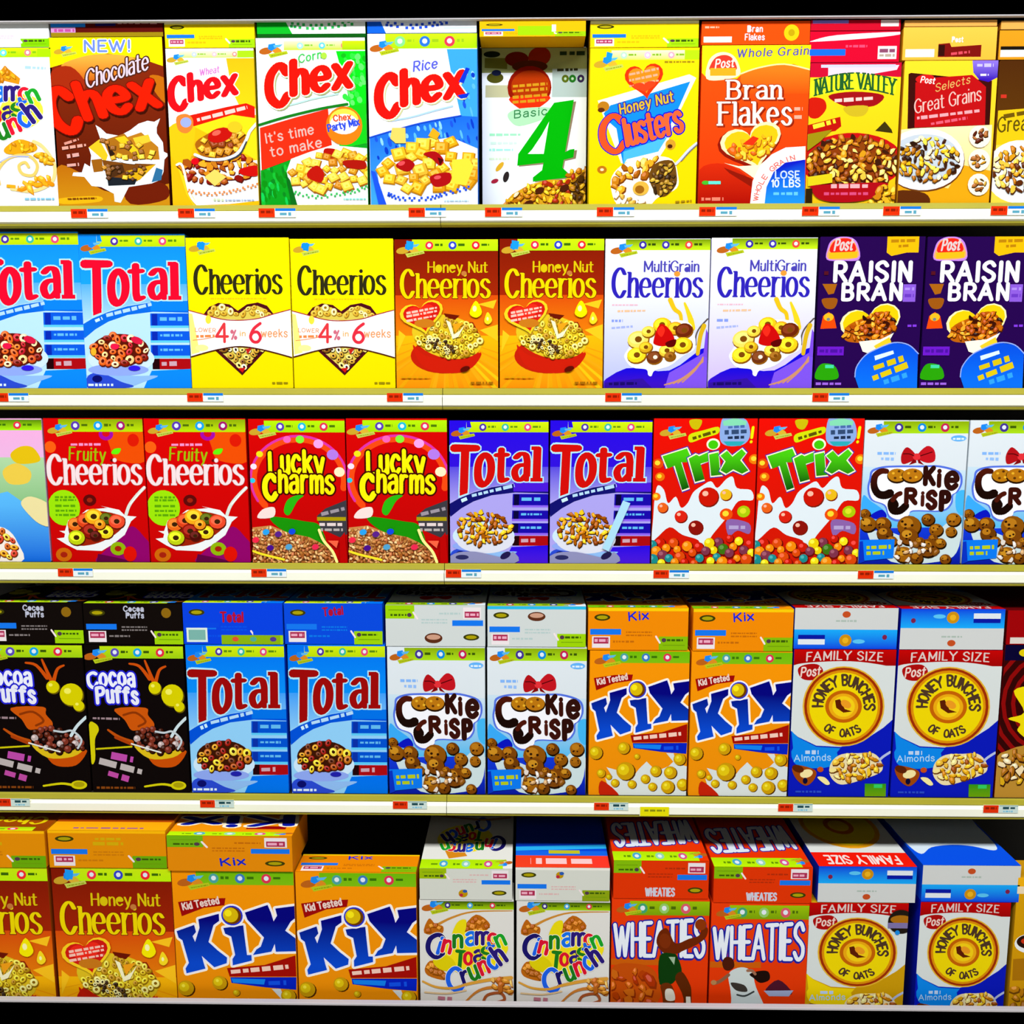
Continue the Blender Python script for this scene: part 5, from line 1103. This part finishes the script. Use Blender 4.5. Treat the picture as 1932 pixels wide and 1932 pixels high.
# front art, left, right, top (px), setback, depth, ink of the sides, label
ROW1 = [
 ('cinnamon_squares_top', -95, 105, 90, 0, 'e8eef2', 'white box with multicoloured toy-like lettering, cut by the left frame edge, top shelf', ('flap_leaf', -95, 93, 40, 88, 'white box lying flat on the white multicoloured box at the top left corner')),
 ('chocolate', 99, 313, 70, 0, '4a1404', 'dark brown chocolate cereal box with big tilted red lettering on the top shelf', ('flap_cocoa', 95, 308, 39, 69, 'dark brown box lying flat on the brown chocolate cereal box')),
 ('wheat_squares', 318, 484, 91, 0, 'e8b810', 'white and yellow box with red lettering beside the brown chocolate box', ('flap_yellow', 310, 481, 40, 88, 'yellow box lying flat on the white and orange-yellow box with red lettering')),
 ('corn_squares', 486.5, 692, 71, 0, '0a9c20', 'green and white box with a tilted red banner on the top shelf', ('flap_corn', 484, 690, 38, 69, 'green and white box lying flat on the green box with the red banner')),
 ('rice_squares', 695, 901.5, 63, 0, '2a70e8', 'blue and white box with red lettering above golden cereal squares on the top shelf', ('flap_rice', 692, 900, 38, 62, 'blue and white box lying flat on the blue box with red lettering')),
 ('four_grains', 909, 1107, 90, .035, '5a5c30', 'white box with a large green number 4, set back on the top shelf', ('flap_gold', 904, 1106, 40, 86, 'orange and green box lying flat above the box with the green number 4')),
 ('nut_clusters', 1111.5, 1317, 90, 0, 'f0c808', 'yellow box with orange lettering on a blue diamond, top shelf', ('flap_yellow', 1113, 1319, 39, 88, 'yellow box lying flat on the yellow box with the blue diamond')),
 ('bran_flakes', 1320.5, 1525, 85, 0, 'd83c08', 'orange and red box with a heart of flakes on the top shelf', ('flap_bran', 1323, 1529, 40, 84, 'orange-red box lying flat on the orange-red flakes box')),
 ('oat_granola', 1523, 1694.5, 118, 0, 'a80820', 'red and yellow granola box with green lettering on the top shelf', ('flap_valley', 1527, 1698, 59, 117, 'red box lying flat directly on the red and yellow granola box')),
 ('great_grains', 1699, 1875, 114, 0, 'e0a018', 'golden box with a dark red panel and white plate, top shelf', ('flap_grains', 1703, 1881, 51, 111, 'golden box lying flat on the golden box with the dark red panel')),
 ('great_grains_brown', 1877, 2060, 113, 0, '6a3c08', 'brown and yellow box cut by the right frame edge on the top shelf', ('flap_grains_dark', 1884, 2065, 57, 110, 'golden box lying flat at the right frame edge above the brown and yellow box')),
]
for art_, xl, xr, yt, Y, ink, lab, lay in ROW1:
    e, zt = upright(art_, xl, xr, yt, ZS[0], Y, .07, ink, lab, G1)
    lying(lay[0], lay[1], lay[2], lay[3], lay[4], -.012 if art_ == 'four_grains' else 0, .28, ink if art_ != 'four_grains' else 'e8a808', lay[5], 'boxes lying flat above the top row', zb=zt)
lying('flap_valley_thin', 1529, 1700, 38, 57.5, 0, .28, 'a80820', 'uppermost red box just under the added black band, above the red granola boxes', 'boxes lying flat above the top row')
lying('flap_grains_thin', 1706, 1882, 38, 49.5, 0, .28, 'c88018', 'uppermost golden box just under the added black band, right of the red granola boxes', 'boxes lying flat above the top row')
lying('flap_grains_thin', 1888, 2062, 39, 55, 0, .28, 'c88018', 'uppermost golden box just under the added black band at the right frame edge', 'boxes lying flat above the top row')

ROW2 = [
 ('blue_total', -52, 156, 437, '0a78f0', 'blue box with red lettering at the left frame edge, second shelf'),
 ('blue_total', 154.5, 355.5, 441, '0a78f0', 'blue box with big red lettering beside the yellow boxes on the second shelf'),
 ('yellow_oats', 355.5, 549.5, 448, 'f0dc00', 'left of the two bright yellow boxes with black lettering and a white band'),
 ('yellow_oats', 550.5, 744.5, 450, 'f0dc00', 'right of the two bright yellow boxes with black lettering and a white band'),
 ('honey_oats', 745.5, 940.5, 451, 'c84c08', 'brown and orange honey box right beside the bright yellow boxes'),
 ('honey_oats', 942, 1139, 450, 'c84c08', 'brown and orange honey box right beside the white and lilac boxes'),
 ('white_multi_blue', 1140, 1337.5, 450, 'd8dcf4', 'left white and lilac box with dark blue lettering and a spoon'),
 ('white_multi_purple', 1338.5, 1538, 448, 'd8d4f0', 'right white and lilac box with dark blue lettering and a spoon'),
 ('raisin_bran', 1541.5, 1739, 446, '24044c', 'dark purple box with white lettering, left of the matching pair on the second shelf'),
 ('raisin_bran', 1742, 1940, 446, '24044c', 'dark purple box with white lettering, at the right frame edge on the second shelf'),
]
ROW3 = [
 ('pink_castle', -110, 88, 789, 'c8a0c8', 'pink, green and blue box cut by the left frame edge on the third shelf'),
 ('fruity_rings', 90, 276.5, 788.5, 'c00404', 'left one of the two red fruit ring boxes with white lettering'),
 ('fruity_rings', 277.5, 468.5, 789, 'c00404', 'right one of the two red fruit ring boxes with white lettering'),
 ('charms', 472.5, 654, 790, 'b00404', 'left one of the two red boxes with yellow lettering under a rainbow'),
 ('charms', 655, 845, 789, 'b00404', 'right one of the two red boxes with yellow lettering under a rainbow'),
 ('purple_total', 848, 1035, 793, '2808c8', 'violet-blue box with tall red lettering, left of the pair on the third shelf'),
 ('purple_total', 1037, 1229, 793, '2808c8', 'violet-blue box with tall red lettering and a torn pale strip beside its bowl'),
 ('fruit_shapes', 1230.5, 1425.5, 789, 'c81404', 'left one of the two red boxes with green lettering and white splash'),
 ('fruit_shapes', 1427, 1625, 789, 'c81404', 'right one of the two red boxes with green lettering and white splash'),
 ('cookie_crisp', 1625, 1820, 792.5, 'd0dce4', 'cookie cereal box next to the red splash boxes, third shelf'),
 ('cookie_crisp', 1821.5, 2016, 792.5, 'd0dce4', 'cookie cereal box at the right frame edge on the third shelf'),
]
for rows, k, g in ((ROW2, 1, 'boxes standing on the second shelf'), (ROW3, 2, 'boxes standing on the third shelf')):
    for n, (art_, xl, xr, yt, ink, lab) in enumerate(rows):
        e, zt = upright(art_, xl, xr, yt, ZS[k], 0, .06, ink, lab, g)
        if k == 2 and n == 6:
            o = bpy.data.objects.new('peeled_strip', None); bpy.data.objects.remove(o)
            c = [px(x, y) - e.location for x, y in ((1136, 1034), (1148, 1040), (1189, 949), (1175, 944))]
            me = bpy.data.meshes.new('peeled_strip'); vs = [(p.x, -.0027, p.z) for p in c] + [(p.x, -.0032, p.z) for p in c]
            me.from_pydata(vs, [], [(4, 5, 6, 7), (3, 2, 1, 0), (0, 1, 5, 4), (1, 2, 6, 5), (2, 3, 7, 6), (3, 0, 4, 7)]); me.materials.append(simple_mat('pale_tape', 'a8dcf4', .4)); link(bpy.data.objects.new('peeled_strip', me), e)

ROW4 = [
 ('cocoa_balls', -32, 164, 1214, '0c0606', 'black box with white lettering at the left frame edge, fourth shelf', ('flap_black', -32, 157, 1137, 'black box lying flat at the left frame edge above the fourth row')),
 ('cocoa_balls', 166.5, 352.5, 1216, '0c0606', 'black box with white and blue lettering, beside the blue boxes on the fourth shelf', ('flap_black', 158, 345, 1139, 'black box lying flat on the black box beside the blue boxes')),
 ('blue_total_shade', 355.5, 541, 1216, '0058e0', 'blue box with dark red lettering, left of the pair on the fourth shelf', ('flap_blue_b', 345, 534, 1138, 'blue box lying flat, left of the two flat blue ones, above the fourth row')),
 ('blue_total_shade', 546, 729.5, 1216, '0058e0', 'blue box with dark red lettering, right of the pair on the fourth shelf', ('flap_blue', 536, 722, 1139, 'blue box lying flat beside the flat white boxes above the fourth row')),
 ('cookie_crisp', 732, 916, 1220, 'ccd6dc', 'left white and blue cookie cereal box of the pair on the fourth shelf', ('flap_white_flip', 727, 916, 1142, 'white box lying flat beside the flat blue boxes above the fourth row')),
 ('cookie_crisp', 919, 1106.5, 1221, 'ccd6dc', 'right white and blue cookie cereal box of the pair on the fourth shelf', ('flap_white', 919, 1106, 1144, 'white box lying flat beside the flat orange boxes above the fourth row')),
 ('corn_balls', 1111, 1298.5, 1227, 'e88c08', 'orange box with huge blue lettering, left of the pair on the fourth shelf', ('flap_orange', 1109, 1299, 1147, 'orange box lying flat beside the flat white boxes above the fourth row')),
 ('corn_balls', 1301, 1490, 1229, 'e88c08', 'orange box with huge blue lettering, right of the pair on the fourth shelf', ('flap_orange', 1307, 1497, 1149, 'orange box lying flat beside the flat blue and white boxes above the fourth row')),
 ('almond_bunches', 1492, 1684, 1225, '0818b8', 'left blue and white box with a yellow disc on the fourth shelf', ('flap_band', 1498, 1694, 1147, 'white and blue box lying flat beside the flat orange boxes above the fourth row')),
 ('almond_bunches', 1687, 1883, 1226, '0818b8', 'right blue and white box with a yellow disc on the fourth shelf', ('flap_band_flip', 1698, 1895, 1149, 'blue and white box lying flat beside the flat red box above the fourth row')),
 ('red_circus', 1886, 2080, 1217, '600408', 'dark red box with yellow lettering cut by the right frame edge, fourth shelf', ('flap_dark_red', 1899, 2090, 1152, 'dark red box lying flat at the right frame edge above the fourth row')),
]
for art_, xl, xr, yt, ink, lab, lay in ROW4:
    e, zt = upright(art_, xl, xr, yt, ZS[3], 0, .07, ink, lab, G4)
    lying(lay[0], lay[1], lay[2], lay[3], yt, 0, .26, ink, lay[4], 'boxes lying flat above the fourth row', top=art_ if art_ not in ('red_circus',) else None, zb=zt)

K5 = 'boxes standing on the base shelf'; L5 = 'boxes lying flat above the bottom row'
ROW5 = [
 ('honey_oats', -128, 98, 1636, 'a04408', 'brown and orange honey box cut by the left frame edge, base shelf', None, None),
 ('honey_oats', 104, 329, 1637, 'a04408', 'brown and orange honey box beside the orange box on the base shelf', None, None),
 ('corn_balls', 329, 558, 1642, 'e08c08', 'orange base shelf box carrying another orange box lying flat', None, None),
 ('corn_balls', 560, 787, 1645, 'e08c08', 'orange base shelf box with nothing lying on it', 'flap_orange', None),
 ('cinnamon_squares', 791, 970, 1698, 'd8d8d0', 'left white box with multicoloured lettering of the pair on the base shelf', None, None),
 ('cinnamon_squares', 974, 1151, 1700, 'd8d8d0', 'right white box with multicoloured lettering of the pair on the base shelf', None, None),
 ('orange_flakes_jump', 1153, 1338, 1696, 'd83808', 'orange-red box showing a player in green reaching up, on the base shelf', None, None),
 ('orange_flakes_pitch', 1340.5, 1526, 1704, 'd83808', 'orange-red box showing a player in white throwing, on the base shelf', None, None),
 ('honey_bunches', 1524, 1712, 1703, 'c89c10', 'white and gold box with a big yellow disc on the base shelf', None, 1946),
 ('almond_bunches', 1733, 1904, 1702, '0818b8', 'blue and white box with a big yellow disc, on the base shelf', None, 1946),
 ('gold_box', 1912, 2110, 1656, 'c89010', 'plain gold box cut by the right frame edge on the base shelf', None, None),
]
tops = []
for art_, xl, xr, yt, ink, lab, fn, ab in ROW5:
    e, zt = upright(art_, xl, xr, yt, Z5, Y5, .065, ink, lab, K5, fn, ab, ym=1760); tops.append(zt)
lying('flap_amber', -140, 86, 1567, 1634, Y5 - .002, .115, 'd88408', 'amber box lying flat at the left frame edge above the bottom row', L5, 'top_honey', zb=tops[0])
lying('flap_amber', 91, 314, 1567, 1636, Y5 - .002, .115, 'e89008', 'amber box lying flat beside the flat orange box above the bottom row', L5, 'top_amber', zb=tops[1])
lying('flap_orange_flip', 315, 552, 1577, 1640, Y5 - .004, .12, 'e08808', 'orange box lying flat on the orange box with huge blue lettering, bottom row', L5, 'top_corn_balls', 1.0, zb=tops[2])
lying('flap_cinnamon_flip', 791, 967, 1639, 1696, Y5, .26, 'd8d8d0', 'white box lying flat with a pale green edge above the bottom row', L5, 'top_cinnamon', zb=tops[4])
lying('flap_cinnamon', 972, 1151, 1637, 1698, Y5, .26, 'd8d8d0', 'white box lying flat with a red and blue upper side above the bottom row', L5, 'top_sale', zb=tops[5])
lying('flap_red', 1157, 1338, 1624, 1694, Y5, .26, 'd83808', 'orange-red box lying flat beside the flat white boxes above the bottom row', L5, 'top_orange_flakes', zb=tops[6])
lying('flap_red', 1346, 1533, 1636, 1702, Y5, .26, 'd83808', 'orange-red box lying flat beside the flat blue and white box above the bottom row', L5, 'top_orange_flakes', zb=tops[7])
lying('flap_band_flip', 1543, 1729, 1635, 1701, Y5, .26, '0828c0', 'blue and white box with a red upper side lying flat above the bottom row', L5, 'top_bunches', zb=tops[8])
lying('flap_band', 1739, 1925, 1633, 1700, Y5, .26, '0848d8', 'blue and white box with a blue upper side lying flat above the bottom row', L5, 'top_blue_back', zb=tops[9])

# ================================================================= price tags
def price_tag(x, z, dy, wr, ww, label, arts=('tag_red', 'tag_white'), h=.0155):
    e = empty('price_tag', (x, -.0175, z - dy)); tag(e, label, 'price tag', 'price tags along the shelf edges')
    c = []
    for a, x0, w in ((arts[0], 0, wr), (arts[1], wr + .001, ww)):
        if not a: continue
        nm = ARTS[a].base
        o = add_box('card', x0, x0 + w, 0, .0009, 0, h, M_LIP, e, .0001) if False else None
        t = put_panel(a, e, (x0, .0, 0), (0, 0, 0), w, h)
    add_box('card', 0, (wr + ww + .001) if arts[0] else ww, 0, .0009, 0, h, M_LIP, e, .0001)
    return e
TG = [
 [(134, 'under the dark brown chocolate box'), (336, 'under the white and yellow box'), (488, 'under the green and white box'), (771, 'under the blue and white box'), (915, 'under the green number 4 box'), (1126, 'under the yellow box with the blue diamond'), (1319, 'under the orange-red flakes box'), (1513, 'under the red and yellow granola box'), (1666, 'between granola and golden boxes'), (1869, 'at the right frame edge')],
 [(-14, 'at the left frame edge'), (353, 'under the first bright yellow box'), (730, 'between the yellow and honey boxes'), (1142, 'under the first white and lilac box'), (1533, 'under the first dark purple box')],
 [(109, 'under the first red fruit ring box'), (474, 'under the first rainbow arch box'), (841, 'under the first violet-blue box'), (1233, 'under the first red splash box'), (1619, 'under the first cookie cereal box')],
 [(-8, 'at the left frame edge'), (377, 'under the first blue box'), (741, 'under the first cookie cereal box'), (1121, 'under the first orange box'), (1469, 'under the second orange box'), (1857, 'under the second yellow disc box')],
]
for i, row in enumerate(TG):
    for x, w in row:
        X = px(x, [403, 745, 1076, 1504][i], -.0175).x
        price_tag(X, ZS[i], .0245 if i < 3 else .0225, .029, .0365, 'price tag on the %s shelf edge %s' % (ORD[i], w), ('tag_red', 'tag_white' if i < 3 else 'tag_teal'))
price_tag(px(1207, 1520, -.0175).x, ZS[3], .034, 0, .056, 'plain yellow price tag on the fourth shelf edge', (None, 'tag_yellow'), .019)
for o in COL.objects:
    if 'top' in o.keys(): del o['top']
